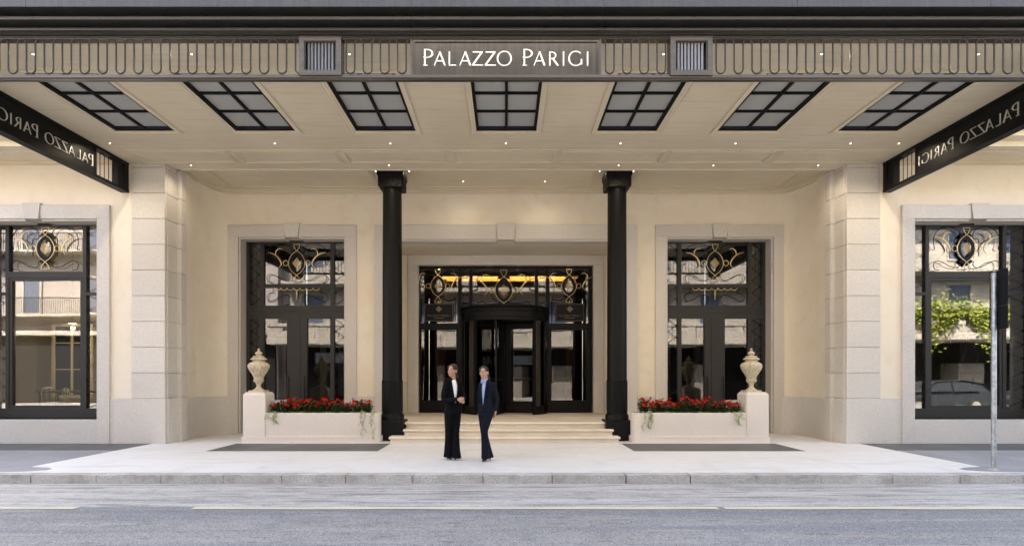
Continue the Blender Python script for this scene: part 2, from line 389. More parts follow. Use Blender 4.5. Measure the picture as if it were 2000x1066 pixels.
# kerb of single stones
kerb = struct('kerb', MB().box(-60, 60, YK + .03, 9.18, -.29, -.012), 'kerb_gap')
kx = -13.6; rk = random.Random(3)
cuts = [1.905, 2.915]
while kx < 13.6:
    ln = rk.uniform(.9, 1.12)
    nx = kx + ln
    for c in cuts:
        if kx < c - .3 and nx > c - .35: nx = c
    bm = bmesh.new(); bmesh.ops.create_cube(bm, size=1)
    g = .012 if any(abs(nx - c) < .01 for c in cuts) else .002
    for v in bm.verts: v.co = (kx + .001 + (v.co.x + .5) * (nx - kx - g), YK + rk.uniform(-.004, .004) + (v.co.y + .5) * .235, -.285 + (v.co.z + .5) * .285)
    bmesh.ops.bevel(bm, geom=[e for e in bm.edges], offset=.009, segments=2, affect='EDGES')
    bmesh.ops.subdivide_edges(bm, edges=[e for e in bm.edges if e.calc_length() > .3], cuts=9, use_grid_fill=True)
    for v in bm.verts:
        if v.co.z > -.27: v.co += Vector((0, rk.uniform(-.006, .006), rk.uniform(-.004, .002)))
    MB().bm(bm).build('kerb_stone', 'kerb_stone', kerb, smooth=30)
    kx = nx
# pavement: pale stone in front of the entrance, asphalt either side
struct('sidewalk', MB().box(-60, 60, 9.19, 16.2, -.29, -.004), 'side_asphalt')
pv = MB()
outline = [(-8.17, 13.9)]
for sx in (-1, 1):
    pass
cor = [(-8.17, 9.75), (-7.75, 9.62), (-7.55, 9.45), (-7.7, 9.26), (-8.4, 9.20)]
left = [(-8.17, 16.1), (-8.17, 9.80), (-7.80, 9.70), (-7.60, 9.55), (-7.62, 9.40), (-7.85, 9.28), (-8.5, 9.195)]
poly = left + [(-x, y) for x, y in reversed(left)]
pv.prism(poly, -.1, .002, lambda p, q, t: (p, q, t))
struct('entrance_paving', pv, 'pavement_stone')
dk = struct('dark_paving_strips', MB().box(-6.22, -2.66, 11.79, 13.12, -.05, .0035).box(2.66, 6.22, 11.79, 13.12, -.05, .0035).box(-14.5, -8.18, 11.9, 13.12, -.05, .0005).box(8.18, 14.5, 11.9, 13.12, -.05, .0005), 'pavement_stone')
for sx in (-1, 1):
    for x0, x1, z in ((2.66, 6.22, .0035), (8.18, 14.5, .0005)):
        n = 5 if x1 < 7 else 9
        for i in range(n):
            a = x0 + (x1 - x0) * i / n; b = x0 + (x1 - x0) * (i + 1) / n
            y0 = 11.795 if x1 < 7 else 11.905
            MB().box(sx * (a + .003), sx * (b - .003), y0, 13.115, z - .03, z + .0045).build('paving_slab', 'dark_stone', dk)

# ================================================================== HOTEL FACADE
hotel = thing('hotel_building', 'cream plaster hotel facade with granite pilasters, dado and door surrounds', 'building', (0, 15, 0))
DW, DH, DX = 1.45, 5.32, 5.79          # side doors: half width, head height, centre
WX, WW, WS, WH = 10.93, 1.5, .56, 5.19  # shop windows: centre, half width, sill, head
PW, PH = 3.2, 5.25                      # portal opening
wall = MB()
for sx in (-1, 1):
    # side bays
    wall.box(sx * 7.95, sx * (WX - WW), YP + .02, YP + .5, 0, 6.6)
    wall.box(sx * (WX + WW), sx * 40, YP + .02, YP + .5, 0, 6.6)
    wall.box(sx * (WX - WW), sx * (WX + WW), YP + .02, YP + .5, WH, 6.6)
    wall.box(sx * (WX - WW), sx * (WX + WW), YP + .02, YP + .5, 0, WS)
    # curved flank of the recess
    path = [(-7.80, 13.80), (-7.84, 14.35)]
    for i in range(1, 13):
        a = R(90 * i / 12); path.append((-7.84 + .44 * (1 - math.cos(a)), 14.35 + 1.05 * math.sin(a)))
    if sx > 0: path = [(-x, y) for x, y in path]
    wall.strip(path, .35 * (1 if sx < 0 else -1), 0, 6.75)
    # back wall
    wall.box(sx * 7.42, sx * (DX + DW), YB, YB + .4, 0, 6.75)
    wall.box(sx * (DX - DW), sx * PW, YB, YB + .4, 0, 6.75)
    wall.box(sx * (DX - DW), sx * (DX + DW), YB, YB + .4, DH, 6.75)
    # portal flanks
    wall.box(sx * PW, sx * (PW + .3), YB + .4, 17.3, 0, PH + .3)
    wall.box(sx * (PW + .3), sx * 2.70, 17.3, 17.5, 0, PH + .3)
wall.box(-PW, PW, YB, YB + .4, PH, 6.75)
wall.box(-PW, PW, YB + .4, 17.3, PH, PH + .3)
wall.box(-2.70, 2.70, 17.3, 17.5, 4.95, PH + .3)
wall.build('wall', 'plaster', hotel)
upper = MB().box(-60, 60, 13.6, 24, 7.61, 13.2)  # unseen plain mass, its height set for where its shadow ends on the street
upper.build('unseen_upper_mass', 'plaster', hotel)
# dado
dado = MB()
for sx in (-1, 1):
    path = [(-7.80, 13.80), (-7.81, 14.33)]
    for i in range(1, 13):
        a = R(90 * i / 12); path.append((-7.81 + .44 * (1 - math.cos(a)), 14.33 + 1.04 * math.sin(a)))
    if sx > 0: path = [(-x, y) for x, y in path]
    d = MB().strip(path, .02 * (1 if sx < 0 else -1), .0, 1.02); d.build('dado', 'granite', hotel)
    for a, b in ((8.69, WX - WW - .275), (WX + WW + .275, 16.0)):
        n = 1 if a < 9 else 3
        for i in range(n):
            MB().cbox(sx * (a + (b - a) * i / n + .002), sx * (a + (b - a) * (i + 1) / n - .002), YP - .02, YP + .3, 0, 1.04, .006).build('dado_slab', 'granite', hotel)
    MB().cbox(sx * (DX - DW - .27), sx * (PW + .36), YB - .03, YB + .2, 0, 1.02).build('dado_slab', 'granite', hotel)
    MB().cbox(sx * 2.99, sx * (PW - .001), 17.27, 17.32, ZL, 1.40, .004).build('dado_slab', 'granite', hotel)
# pilasters of stone blocks
blk = MB().cbox(0, .78, 0, .5, 0, .588, .011).mesh('stone_block', 'granite')
base_blk = MB().cbox(0, 1.185, 0, .5, 0, 1.04, .008).mesh('stone_block', 'granite')
ret = MB().cbox(0, .3, 0, .40, 0, .588, .010).mesh('stone_block', 'granite')
ret2 = MB().cbox(0, .25, 0, .24, 0, .588, .010).mesh('stone_block', 'granite')
for sx in (-1, 1):
    p = empty('pilaster', (sx * 8.2, YP, 0), hotel)
    core = MB().box(sx * 7.90, sx * 8.64, YP + .02, YP + .6, 0, 6.46).box(sx * 7.80, sx * 7.95, 13.66, 13.85, 0, 6.46).build('core', 'granite', p)
    for i in range(10):
        z = 1.04 + .594 * i; top = min(.588, ZC - z - .005)
        if top < .02: continue
        sz = (1, 1, top / .588)
        inst('stone_block', blk, p, (-8.67 if sx < 0 else 7.89, YP, z + .003), scale=sz)
        inst('stone_block', ret, p, (-8.175 if sx < 0 else 7.875, YP + .09, z + .003), scale=sz)
        inst('stone_block', ret2, p, (-8.03 if sx < 0 else 7.78, 13.62, z + .003), scale=sz)
    inst('stone_block', base_blk, p, (-9.05 if sx < 0 else 7.865, YP - .025, 0))
    MB().cbox(sx * 7.845, sx * 8.0, YP + .065, 13.63, 0, 1.04).build('stone_block', 'granite', p)
    MB().cbox(sx * 7.755, sx * 7.9, 13.59, 13.86, 0, 1.04).build('stone_block', 'granite', p)
# granite surrounds of openings, each stone its own piece
def surround(name, cx, hw, z0, zt, y, wd, depth, proud, keyw, sill=None):
    s = empty(name, (cx, y, z0), hotel)
    for sx in (-1, 1):
        j = MB().cbox(cx + sx * hw, cx + sx * (hw + wd), y - proud, y + depth * .9, z0, zt, .006)
        j.cbox(cx + sx * (hw - .045), cx + sx * (hw + .001), y - proud + .05, y + depth, z0, zt - .04, .005)
        j.build('jamb', 'granite', s)
        l = MB().cbox(cx + sx * (keyw / 2 + .004), cx + sx * (hw + wd), y - proud, y + depth * .9, zt, zt + wd * 1.12, .006)
        l.cbox(cx + sx * (keyw / 2 + .004), cx + sx * hw, y - proud + .05, y + depth, zt - .045, zt + .002, .005)
        l.build('lintel', 'granite', s)
    kb, kt = keyw * .86, keyw * 1.08
    MB().prism([(-kb / 2, 0), (kb / 2, 0), (kt / 2, wd * 1.12 + .045), (-kt / 2, wd * 1.12 + .045)], y - proud - .03, y + .1, lambda p, q, t: (cx + p, t, zt - .01 + q)).build('keystone', 'granite', s)
    if sill:
        MB().cbox(cx - hw + .002, cx + hw - .002, y - proud + .015, y + depth, z0, sill, .008).build('sill_panel', 'granite', s)
    return s
for sx in (-1, 1):
    surround('door_surround', sx * DX, DW, 0, DH, YB, .29, .36, .045, .40)
    surround('window_surround', sx * WX, WW, 0, WH, YP, .28, .36, .045, .38, sill=WS)
surround('portal_surround', 0, PW, 0, PH, YB, .35, .3, .045, .50)
s2 = empty('inner_portal_surround', (0, 17.3, ZL), hotel)
for sx in (-1, 1):
    MB().cbox(sx * 2.66, sx * 2.98, 17.25, 17.44, ZL, 4.93).build('jamb', 'granite', s2)
    MB().cbox(sx * .002, sx * 2.98, 17.25, 17.44, 4.932, 5.23).build('lintel', 'granite', s2)
# cornice over the side bays
cor = [(13.16, 6.44), (12.98, 6.44), (12.98, 6.47), (12.93, 6.47), (12.93, 6.455), (12.45, 6.455), (12.43, 6.475), (12.38, 6.475), (12.36, 6.455), (12.12, 6.455), (12.12, 6.56), (11.98, 6.60), (11.95, 6.62), (11.95, 6.74), (11.80, 6.78), (11.78, 6.80), (11.78, 7.35), (13.16, 7.35)]
for sx in (-1, 1):
    MB().prism(cor, sx * 8.80, sx * 40, lambda p, q, t: (t, p, q)).build('cornice', 'cornice_plaster', hotel)
MB().box(-60, 60, 12.3, 13.7, 7.352, 7.6).build('string_course', 'plaster', hotel)

# ================================================================== INTERIOR (seen through the glass)
fl = MB().box(-3.5, 3.5, 17.56, 26, .2, ZL - .003)
for sx in (-1, 1):
    fl.box(sx * 3.52, sx * 7.6, 15.82, 22, -.2, -.02); fl.box(sx * 7.95, sx * 18, 13.68, 18.5, .1, .42)
struct('interior_floor', fl, 'interior_floor')
iw = MB().box(-3.5, 3.5, 26, 26.2, 0, 6.5)
for sx in (-1, 1):
    iw.box(sx * 3.51, sx * 3.6, 17.52, 26, 0, 6.5)
    iw.box(sx * 3.61, sx * 7.7, 22, 22.2, -.1, 6.5); iw.box(sx * 7.71, sx * 7.9, 15.9, 22, -.1, 6.5)
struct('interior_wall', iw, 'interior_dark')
cw = MB()
for sx in (-1, 1):
    cw.box(sx * 7.96, sx * 18, 18.5, 18.7, .1, 6.5); cw.box(sx * 7.95, sx * 8.1, 13.9, 18.5, .1, 6.5); cw.box(sx * 17.9, sx * 18.0, 13.7, 18.5, .1, 6.5)
struct('salon_wall', cw, 'interior_cream')
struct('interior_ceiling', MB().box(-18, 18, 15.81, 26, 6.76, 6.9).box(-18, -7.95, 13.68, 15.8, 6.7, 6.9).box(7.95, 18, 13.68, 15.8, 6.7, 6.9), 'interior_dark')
struct('lobby_ceiling', MB().box(-3.4, 3.4, 17.6, 19.4, 5.06, 5.2).box(-3.4, 3.4, 19.4, 19.5, 4.98, 5.2).box(-3.4, 3.4, 20.62, 25.9, 4.98, 5.2).box(-3.4, -2.5, 19.5, 20.62, 4.98, 5.2).box(2.5, 3.4, 19.5, 20.62, 4.98, 5.2).box(-2.6, 2.6, 19.4, 20.7, 5.5, 5.6), 'interior_cream')
cl = thing('cove_light', 'warm yellow light strip in the ceiling cove behind the revolving door', 'light', (0, 20.6, 5.0))
MB().box(-2.46, 2.46, 20.57, 20.6, 5.0, 5.28).build('diffuser', 'cove_glow', cl)
MB().box(-2.49, 2.49, 20.60, 20.615, 4.99, 5.3).build('housing', 'lamp_housing', cl)
l_ = bpy.data.lights.new('lamp', 'AREA'); l_.shape = 'RECTANGLE'; l_.size = 4.6; l_.size_y = .2; l_.energy = 9; l_.color = (1, .68, .34)
lo = bpy.data.objects.new('lamp', l_); C.objects.link(lo); lo.parent = cl; lo.location = (0, -.25, .35)
for sx, wd_ in ((-1, 'left'), (1, 'right')):
    t = thing('lobby_column', f'brown wooden lobby column behind the {wd_} pane of the entrance glazing', 'column', (sx * 2.35, 20.2, ZL), 'wooden columns inside the lobby')
    MB().lathe([(.26, ZL), (.26, .7), (.2, .74), (.19, 4.7), (.25, 4.8), (.25, 4.975)], (sx * 2.35, 20.2), 20).build('shaft', 'wood', t, smooth=40)
    MB().cbox(sx * 2.35 - .3, sx * 2.35 + .3, 19.9, 20.5, ZL, ZL + .12).build('foot', 'wood', t)
dsk = thing('reception_desk', 'long low wooden reception desk deep inside the dark lobby', 'desk', (0, 24, ZL))
MB().cbox(-2.6, 2.6, 23.6, 24.2, ZL, 1.45, .02).build('front', 'wood', dsk); MB().cbox(-2.7, 2.7, 23.5, 24.25, 1.452, 1.5, .01).build('top', 'interior_floor', dsk)
def inner_frame(cx, y, wd, z0, z1, label):
    t = thing('inner_doorway', label, 'doorway', (cx, y, z0))
    for s in (-1, 1):
        MB().cbox(cx + s * wd / 2 - .09, cx + s * wd / 2 + .09, y, y + .12, z0, z1, .012).cbox(cx + s * wd / 2 - .05, cx + s * wd / 2 + .05, y - .03, y - .001, z0 + .15, z1 - .15, .008).build('post', 'interior_cream', t)
    MB().cbox(cx - wd / 2 - .09, cx + wd / 2 + .09, y, y + .12, z1 + .001, z1 + .22, .012).build('head', 'interior_cream', t)
    return t
inner_frame(-5.2, 17.0, .55, -.02, 3.0, 'pale cream inner doorway seen through the left side door')
inner_frame(5.35, 17.2, .9, -.02, 3.3, 'pale cream inner doorway seen through the right side door')
fw = thing('arched_inner_window', 'cream arched glazed partition inside the cafe window beside the left pilaster', 'window', (-13.3, 17.2, .9))
a = MB().frame(-13.75, -12.55, .9, 3.15, .09, 17.2, 17.28)
a.box(-13.18, -13.12, 17.21, 17.27, .99, 3.06); a.box(-13.66, -12.64, 17.215, 17.265, 1.75, 1.78); a.box(-13.66, -12.64, 17.216, 17.264, 2.55, 2.58)
a.build('frame', 'interior_cream', fw)
MB().box(-13.66, -12.64, 17.235, 17.24, .99, 3.06).build('pane', 'opp_dark', fw)
def cafe_chair(x, y, rz, label):
    t = thing('cafe_chair', label, 'chair', (x, y, .42), 'silver cafe chairs behind the window'); t.rotation_euler.z = rz
    def pt(name, mb, m='chair_metal', smooth=True):
        o = bpy.data.objects.new(name, mb.mesh(name, m, (0, 0, 0), smooth)); C.objects.link(o); o.parent = t
    pt('seat', MB().cbox(-.2, .2, -.2, .2, .44, .46, .008), 'chair_metal', False)
    for sx in (-1, 1):
        pt('leg', MB().tube([(sx * .19, -.19, 0), (sx * .18, -.18, .45)], .012)); pt('leg', MB().tube([(sx * .19, .22, 0), (sx * .18, .18, .45)], .012))
    pt('backrest', MB().tube([(-.18, .18, .45), (-.18, .22, .7), (-.14, .23, .82), (0, .235, .85), (.14, .23, .82), (.18, .22, .7), (.18, .18, .45)], .011).tube([(-.06, .19, .45), (-.06, .232, .845)], .008).tube([(.06, .19, .45), (.06, .232, .845)], .008))
cafe_chair(-11.0, 14.55, 2.6, 'silver tubular cafe chair behind the left window, nearest its bottom middle')
cafe_chair(-10.25, 14.75, -2.4, 'silver tubular cafe chair behind the left window, nearest the pilaster')
cafe_chair(-12.0, 15.1, 1.2, 'silver tubular cafe chair behind the left window, nearest the photo edge')
tb = thing('cafe_table', 'dark rectangular cafe table behind the left window', 'table', (-11.6, 15.5, .42))
MB().cbox(-12.6, -10.6, 15.2, 15.9, 1.12, 1.17, .01).build('tabletop', 'interior_dark', tb)
for x in (-12.5, -10.7):
    for y in (15.27, 15.83): MB().box(x - .03, x + .03, y - .03, y + .03, .42, 1.119).build('leg', 'interior_dark', tb)
for i, (x, y_, word) in enumerate(((-11.9, 15.6, 'nearest the photo edge'), (-10.2, 15.2, 'nearest the pilaster'))):
    t = thing('pendant_lamp', f'small warm pendant lamp hanging inside the left cafe window, {word}', 'lamp', (x, y_, 3.0), 'pendant lamps inside the cafe')
    MB().lathe([(.03, 3.16), (.05, 3.14), (.11, 3.0), (.10, 2.995)], (x, y_), 20).build('lamp_shade', 'lamp_housing', t, smooth=40)
    MB().ball((x, y_, 3.03), .05, 12, 8).build('bulb', 'warm_glow', t, smooth=True)
    MB().tube([(x, y_, 3.15), (x, y_, 6.69)], .006, 5).build('cord', 'black_metal', t)
    l_ = bpy.data.lights.new('lamp', 'POINT'); l_.energy = 26; l_.color = (1, .84, .62); l_.shadow_soft_size = .06
    lo = bpy.data.objects.new('lamp', l_); C.objects.link(lo); lo.parent = t; lo.location = (0, 0, -.12)
for i in range(6):
    x = 9.85 + i * .42
    MB().tube([(x, 14.7 + .12 * (i % 2), .43), (x + .75, 15.0, 3.1)], .028, 6).build('timber_pole', 'pale_wood', None)
    o = bpy.context.scene.collection.objects[-1]
    tag(o, f'slanting pale timber pole behind the right window, number {("one","two","three","four","five","six")[i]} counted from the pilaster', 'pole', 'slanting timber poles behind the window')

# ================================================================== ORNAMENT KIT (lengths in metres round 0,0, x right, z up)
K = .002138
def opts(seq, n=10):
    """smooth curve through points"""
    P = [Vector((x, 0, z)) for x, z in seq]; out = []
    for i in range(len(P) - 1):
        p0 = P[max(i - 1, 0)]; p1 = P[i]; p2 = P[i + 1]; p3 = P[min(i + 2, len(P) - 1)]
        for k in range(n):
            t = k / n
            out.append(.5 * ((2 * p1) + (p2 - p0) * t + (2 * p0 - 5 * p1 + 4 * p2 - p3) * t * t + (3 * p1 - p0 - 3 * p2 + p3) * t ** 3))
    out.append(P[-1]); return out
def place(pts, c, k=K): return [(c[0] + p.x * k, c[1], c[2] + p.z * k) for p in pts]
def ellipse(rx, rz, n=36, x=0, z=0): return [Vector((x + rx * math.cos(2 * math.pi * i / n), 0, z + rz * math.sin(2 * math.pi * i / n))) for i in range(n)]
def eye(rx, rz, n=14):
    pts = []
    for i in range(n): t = -1 + 2 * i / n; pts.append(Vector((rx * (1 - t * t) ** .75, 0, rz * t)))
    for i in range(n): t = 1 - 2 * i / n; pts.append(Vector((-rx * (1 - t * t) ** .75, 0, rz * t)))
    return pts
def medallion(parent, c, k=K, scrolls=True, horns=True, lattice_mat='gold', rim='gold'):
    """gilded oval boss with lattice, horns and iron scrolls"""
    y = c[1]
    rb = MB(); o = eye(98, 148); i_ = eye(66, 110)
    n = len(o)
    vs = []
    for yy in (-.012, .012):
        for P in (o, i_): vs += [(c[0] + p.x * k, y + yy, c[2] + p.z * k) for p in P]
    fs = []
    for j in range(n):
        q = (j + 1) % n
        fs += [(j, q, n + q, n + j), (2 * n + j, 3 * n + j, 3 * n + q, 2 * n + q), (j, 2 * n + j, 2 * n + q, q), (n + j, n + q, 3 * n + q, 3 * n + j)]
    rb.add(vs, fs); rb.build('medallion_ring', 'black_metal', parent)
    bk = MB().prism([(-78, 150), (0, 205), (78, 150), (40, 120), (-40, 120)], y - .008, y + .008, lambda p, q, t: (c[0] + p * k, t, c[2] + q * k))
    bk.prism([(-78, -150), (-40, -120), (40, -120), (78, -150), (0, -205)], y - .008, y + .008, lambda p, q, t: (c[0] + p * k, t, c[2] + q * k)); bk.build('medallion_plate', 'black_metal', parent)
    g = MB()
    right = [(0, 160), (60, 115), (98, 50), (106, 0), (98, -50), (60, -110), (0, -158), (-38, -205), (-48, -238)]
    for s in (-1, 1):
        g.tube(place(opts([(s * x, z) for x, z in [(-40, 245), (-34, 212)] + right]), c, k) if 0 else place(opts([(s * -40, 242), (s * -28, 198)] + [(s * x, z) for x, z in right]), (c[0], y - .02 - .003 * s, c[2]), k), .0078, 6)
    g.tube(place([Vector((-44, 0, 242)), Vector((44, 0, 242))], (c[0], y - .02, c[2]), k), .0095, 6)
    g.tube(place([Vector((-50, 0, -238)), Vector((50, 0, -238))], (c[0], y - .02, c[2]), k), .0095, 6)
    g.build('gilt_oval', rim, parent, smooth=True)
    lt = MB()
    for i in range(-2, 3):
        for s in (-1, 1):
            d = i * 11
            q0 = Vector((-30 + d, 0, s * (30 + d) * 1.35)); q1 = Vector((30 + d, 0, s * (-30 + d) * 1.35))
            lt.tube(place([q0, q1], (c[0], y - .016 - .002 * s, c[2]), k), .0042, 4)
    for i in range(-2, 3):
        for j in range(-2, 3):
            lt.ball((c[0] + (i + j) * 11 * k, y - .02, c[2] + (i - j) * 11 * 1.35 * k), .0075, 6, 4)
    lt.build('gilt_lattice', lattice_mat, parent)
    for s in (-1, 1):
        MB().tube(place(ellipse(32, 34, 22, s * 142, 0), (c[0], y - .02, c[2]), k), .0085, 5, closed=True).build('gilt_ring', 'gold', parent, smooth=True)
        if horns:
            h = MB(); pts = opts([(s * 372, 136), (s * 300, 118), (s * 238, 70), (s * 204, 10), (s * 202, -25), (s * 236, -64)]); m = len(pts)
            h.tube(place(pts, (c[0], y - .022, c[2]), k), [.004 + .016 * math.sin(math.pi * min(1, (i + 2) / m * 1.02)) for i in range(m)], 6)
            pts = opts([(s * 182, 178), (s * 225, 186), (s * 262, 160), (s * 272, 122), (s * 262, 86)]); m = len(pts)
            h.tube(place(pts, (c[0], y - .022, c[2]), k), [.004 + .012 * math.sin(math.pi * min(1, (i + 2) / m)) for i in range(m)], 6)
            h.build('gilt_horn', 'gold', parent, smooth=True)
        if scrolls:
            for sq in ([(142, -95), (142, 98), (90, 108), (72, 155), (104, 215), (190, 252), (300, 235), (372, 160), (385, 60), (372, -8), (405, -12)],
                       [(84, -150), (76, -190), (110, -222), (190, -212), (280, -160), (350, -146), (386, -190), (366, -245), (318, -248)]):
                MB().tube(place(opts([(s * x, z) for x, z in sq], 8), (c[0], y - .012, c[2]), k), .0085, 6).build('iron_scroll', 'black_metal', parent, smooth=True)
def zigzag(parent, x0, x1, z0, z1, y, pitch=.34):
    n = max(2, round((z1 - z0) / (pitch / 2))); st = (z1 - z0) / n; b = MB(); pts = []; rings = []
    for i in range(n + 1):
        x = x0 + .03 if i % 2 == 0 else x1 - .03
        pts.append((x, y, z0 + st * i)); rings.append((x, z0 + st * i))
    b.tube(pts, .0075, 5)
    for x, z in rings[1:-1]:
        b.tube([(x + .026 * math.cos(2 * math.pi * k / 12), y - .006, z + .026 * math.sin(2 * math.pi * k / 12)) for k in range(12)], .006, 4, closed=True)
    b.build('iron_zigzag', 'black_metal', parent)
def pane(parent, x0, x1, z0, z1, y, m='glass'):
    return MB().box(x0, x1, y, y + .008, z0, z1).build('pane', m, parent)

# ---- shop windows at the side bays
for sx in (-1, 1):
    cx = sx * WX; y = YP + .38
    f = MB(); x0, x1 = cx - WW, cx + WW; b0, b1 = WS + .002, WH - .012
    fx = [x0, x0 + .03, x0 + .54, x0 + .62, x1 - .62, x1 - .54, x1 - .03, x1]
    f.box(x0, x1, y - .03, y + .10, b0, b0 + .23); f.box(x0, x1, y - .03, y + .10, b1 - .05, b1)
    for a, b in ((fx[0], fx[1]), (fx[2], fx[3]), (fx[4], fx[5]), (fx[6], fx[7])): f.box(a, b, y - .03, y + .10, b0 + .23, b1 - .05)
    zr = PZ(543, 13.55); zt = PZ(531, 13.55); zl = PZ(574, 13.55)
    f.box(fx[3], fx[4], y - .03, y + .1, zr, zt)
    f.frame(fx[3], fx[4], b0 + .23, zr, .07, y - .015, y + .08)
    for a, b in ((fx[1], fx[2]), (fx[5], fx[6])): f.box(a, b, y - .03, y + .1, zl - .035, zl + .035)
    wnd = f.build('window', 'door_metal', hotel)
    pane(wnd, fx[3], fx[4], b0 + .25, zr - .01, y + .03); pane(wnd, fx[3], fx[4], zt + .001, b1 - .05, y + .03)
    for a, b in ((fx[1], fx[2]), (fx[5], fx[6])):
        pane(wnd, a, b, b0 + .23, zl - .035, y + .03); pane(wnd, a, b, zl + .035, b1 - .05, y + .03)
        zigzag(wnd, a, b, b0 + .25, zl - .05, y - .01); zigzag(wnd, a, b, zl + .05, b1 - .07, y - .01)
    medallion(wnd, (cx, y - .03, (zt + b1 - .05) / 2 + .0), K * .95)

# ---- double doors at the sides of the recess
for sx in (-1, 1):
    cx = sx * DX; y = YB + .38; x0, x1 = cx - DW, cx + DW; z1 = DH - .012
    zz = lambda p: PZ(p, 15.8)
    f = MB()
    f.box(x0, x1, y - .03, y + .1, zz(618), zz(597)); f.box(x0, x1, y - .03, y + .1, z1 - .05, z1)
    sw, mw, ew = .29, .11, .13
    xs = [x0, x0 + ew, x0 + ew + sw, x0 + ew + sw + mw, x1 - ew - sw - mw, x1 - ew - sw, x1 - ew, x1]
    for a, b in ((xs[0], xs[1]), (xs[2], xs[3]), (xs[4], xs[5]), (xs[6], xs[7])): f.box(a, b, y - .03, y + .1, zz(597), z1 - .05)
    f.box(xs[3], xs[4], y - .03, y + .1, zz(562), zz(555))
    # lower leaves
    for a, b in ((xs[0], xs[1]), (xs[6], xs[7])): f.box(a, b, y - .03, y + .1, 0.01, zz(618))
    f.box(cx - .28, cx + .28, y - .03, y + .1, .01, zz(618)); f.box(cx - .09, cx + .09, y - .045, y - .031, .02, zz(618) - .03)
    for a, b in ((xs[2], xs[3]), (xs[4], xs[5])): f.box(a, b, y - .03, y + .1, .01, zz(618))
    for a, b in ((xs[1], xs[2]), (xs[3], cx - .28), (cx + .28, xs[4]), (xs[5], xs[6])): f.box(a, b, y - .028, y + .09, .01, .45); f.box(a, b, y - .028, y + .09, zz(618) - .06, zz(618))
    # mouldings on the rail and stiles
    f.box(x0 + .02, x1 - .02, y - .042, y - .031, zz(612), zz(610)); f.box(x0 + .02, x1 - .02, y - .042, y - .031, zz(604), zz(602))
    door = f.build('door', 'door_metal', hotel)
    for a, b in ((xs[1], xs[2]), (xs[5], xs[6])):
        pane(door, a, b, zz(597), z1 - .05, y + .03, 'glass_door'); zigzag(door, a, b, zz(597) + .02, z1 - .07, y - .005)
        pane(door, a, b, .45, zz(618) - .06, y + .03, 'glass_door'); zigzag(door, a, b, .5, zz(618) - .08, y - .005)
    pane(door, xs[3], xs[4], zz(555), z1 - .05, y + .03, 'glass_door'); pane(door, xs[3], xs[4], zz(597), zz(562), y + .03, 'glass_door')
    pane(door, xs[3], cx - .28, .45, zz(618) - .06, y + .03, 'glass_door'); pane(door, cx + .28, xs[4], .45, zz(618) - .06, y + .03, 'glass_door')
    c = (cx, y - .03, (zz(555) + z1 - .05) / 2)
    medallion(door, c)
    zb = zz(562) - .012; g = MB()
    for i in range(7):
        xc = cx + (i - 3) * .178; r = .085
        g.tube([(xc + r * math.cos(math.pi * (1 + k / 10)), y - .04, zb + r * .75 * math.sin(math.pi * (1 + k / 10))) for k in range(11)], .008, 5)
    g.tube([(cx, y - .045, zb - .08), (cx, y - .045, zb - .32)], .012, 6)
    for q, rr in ((.1, .026), (.16, .034), (.22, .022), (.31, .016)): g.ball((cx, y - .045, zb - q), rr, 8, 6)
    g.build('gilt_swag', 'gold', door, smooth=True)
    for s in (-1, 1):
        MB().tube([(cx + s * p.x * K, y - .03, zb - .05 + p.z * K) for p in opts([(310, 20), (308, -40), (352, -40), (388, -95), (362, -150), (290, -130), (190, -75), (110, -70), (74, -130), (110, -185), (160, -200)], 8)], .0085, 6).build('iron_scroll', 'black_metal', door, smooth=True)
    for s in (-1, 1):
        MB().tube([(cx + s * .22, y - .05, .95), (cx + s * .22, y - .085, 1.0), (cx + s * .22, y - .085, 1.5), (cx + s * .22, y - .05, 1.55)], .011, 6).build('handle', 'black_metal', door, smooth=True)

# ---- entrance glazing round the revolving door
def gx(p): return PX(p, YD)
def gz(p): return PZ(p, YD)
f = MB(); y = YD
f.box(gx(813), gx(1155.5), y - .05, y + .1, gz(524.5), 4.955)
for a, b in ((813, 819), (895, 901.5), (917, 923), (1044.5, 1050.5), (1066.5, 1073), (1149, 1155.5)):
    f.box(gx(a), gx(b), y - .05, y + .1, 3.62 if 902 < a < 1060 else ZL + .002, gz(524.5))
for a, b in ((819, 895), (1073, 1149)):
    f.box(gx(a), gx(b), y - .05, y + .1, gz(640.5), gz(631.5)); f.box(gx(a), gx(b), y - .05, y + .1, ZL + .002, gz(785))
    f.frame(gx(a), gx(b), gz(785), gz(640.5), .06, y - .03, y + .07)
f.box(gx(901.5), gx(1066.5), y - .05, y + .1, 3.62, 3.70)
ent = f.build('entrance_glazing', 'black_metal', hotel)
for a, b in ((819, 895), (1073, 1149)):
    pane(ent, gx(a), gx(b), gz(631.5), gz(524.5), y + .02, 'glass_dark'); pane(ent, gx(a) + .06, gx(b) - .06, gz(785) + .06, gz(640.5) - .06, y + .02, 'glass_dark')
for a, b in ((901.5, 917), (923, 1044.5), (1050.5, 1066.5)): pane(ent, gx(a), gx(b), 3.70, gz(524.5), y + .02, 'glass_dark')
medallion(ent, (gx(984), y - .05, gz(567)), .00255, scrolls=False)
for c, k in (((gx(856), y - .05, gz(559)), .0021), ((gx(1111), y - .05, gz(559)), .0021)): medallion(ent, c, k, scrolls=False)
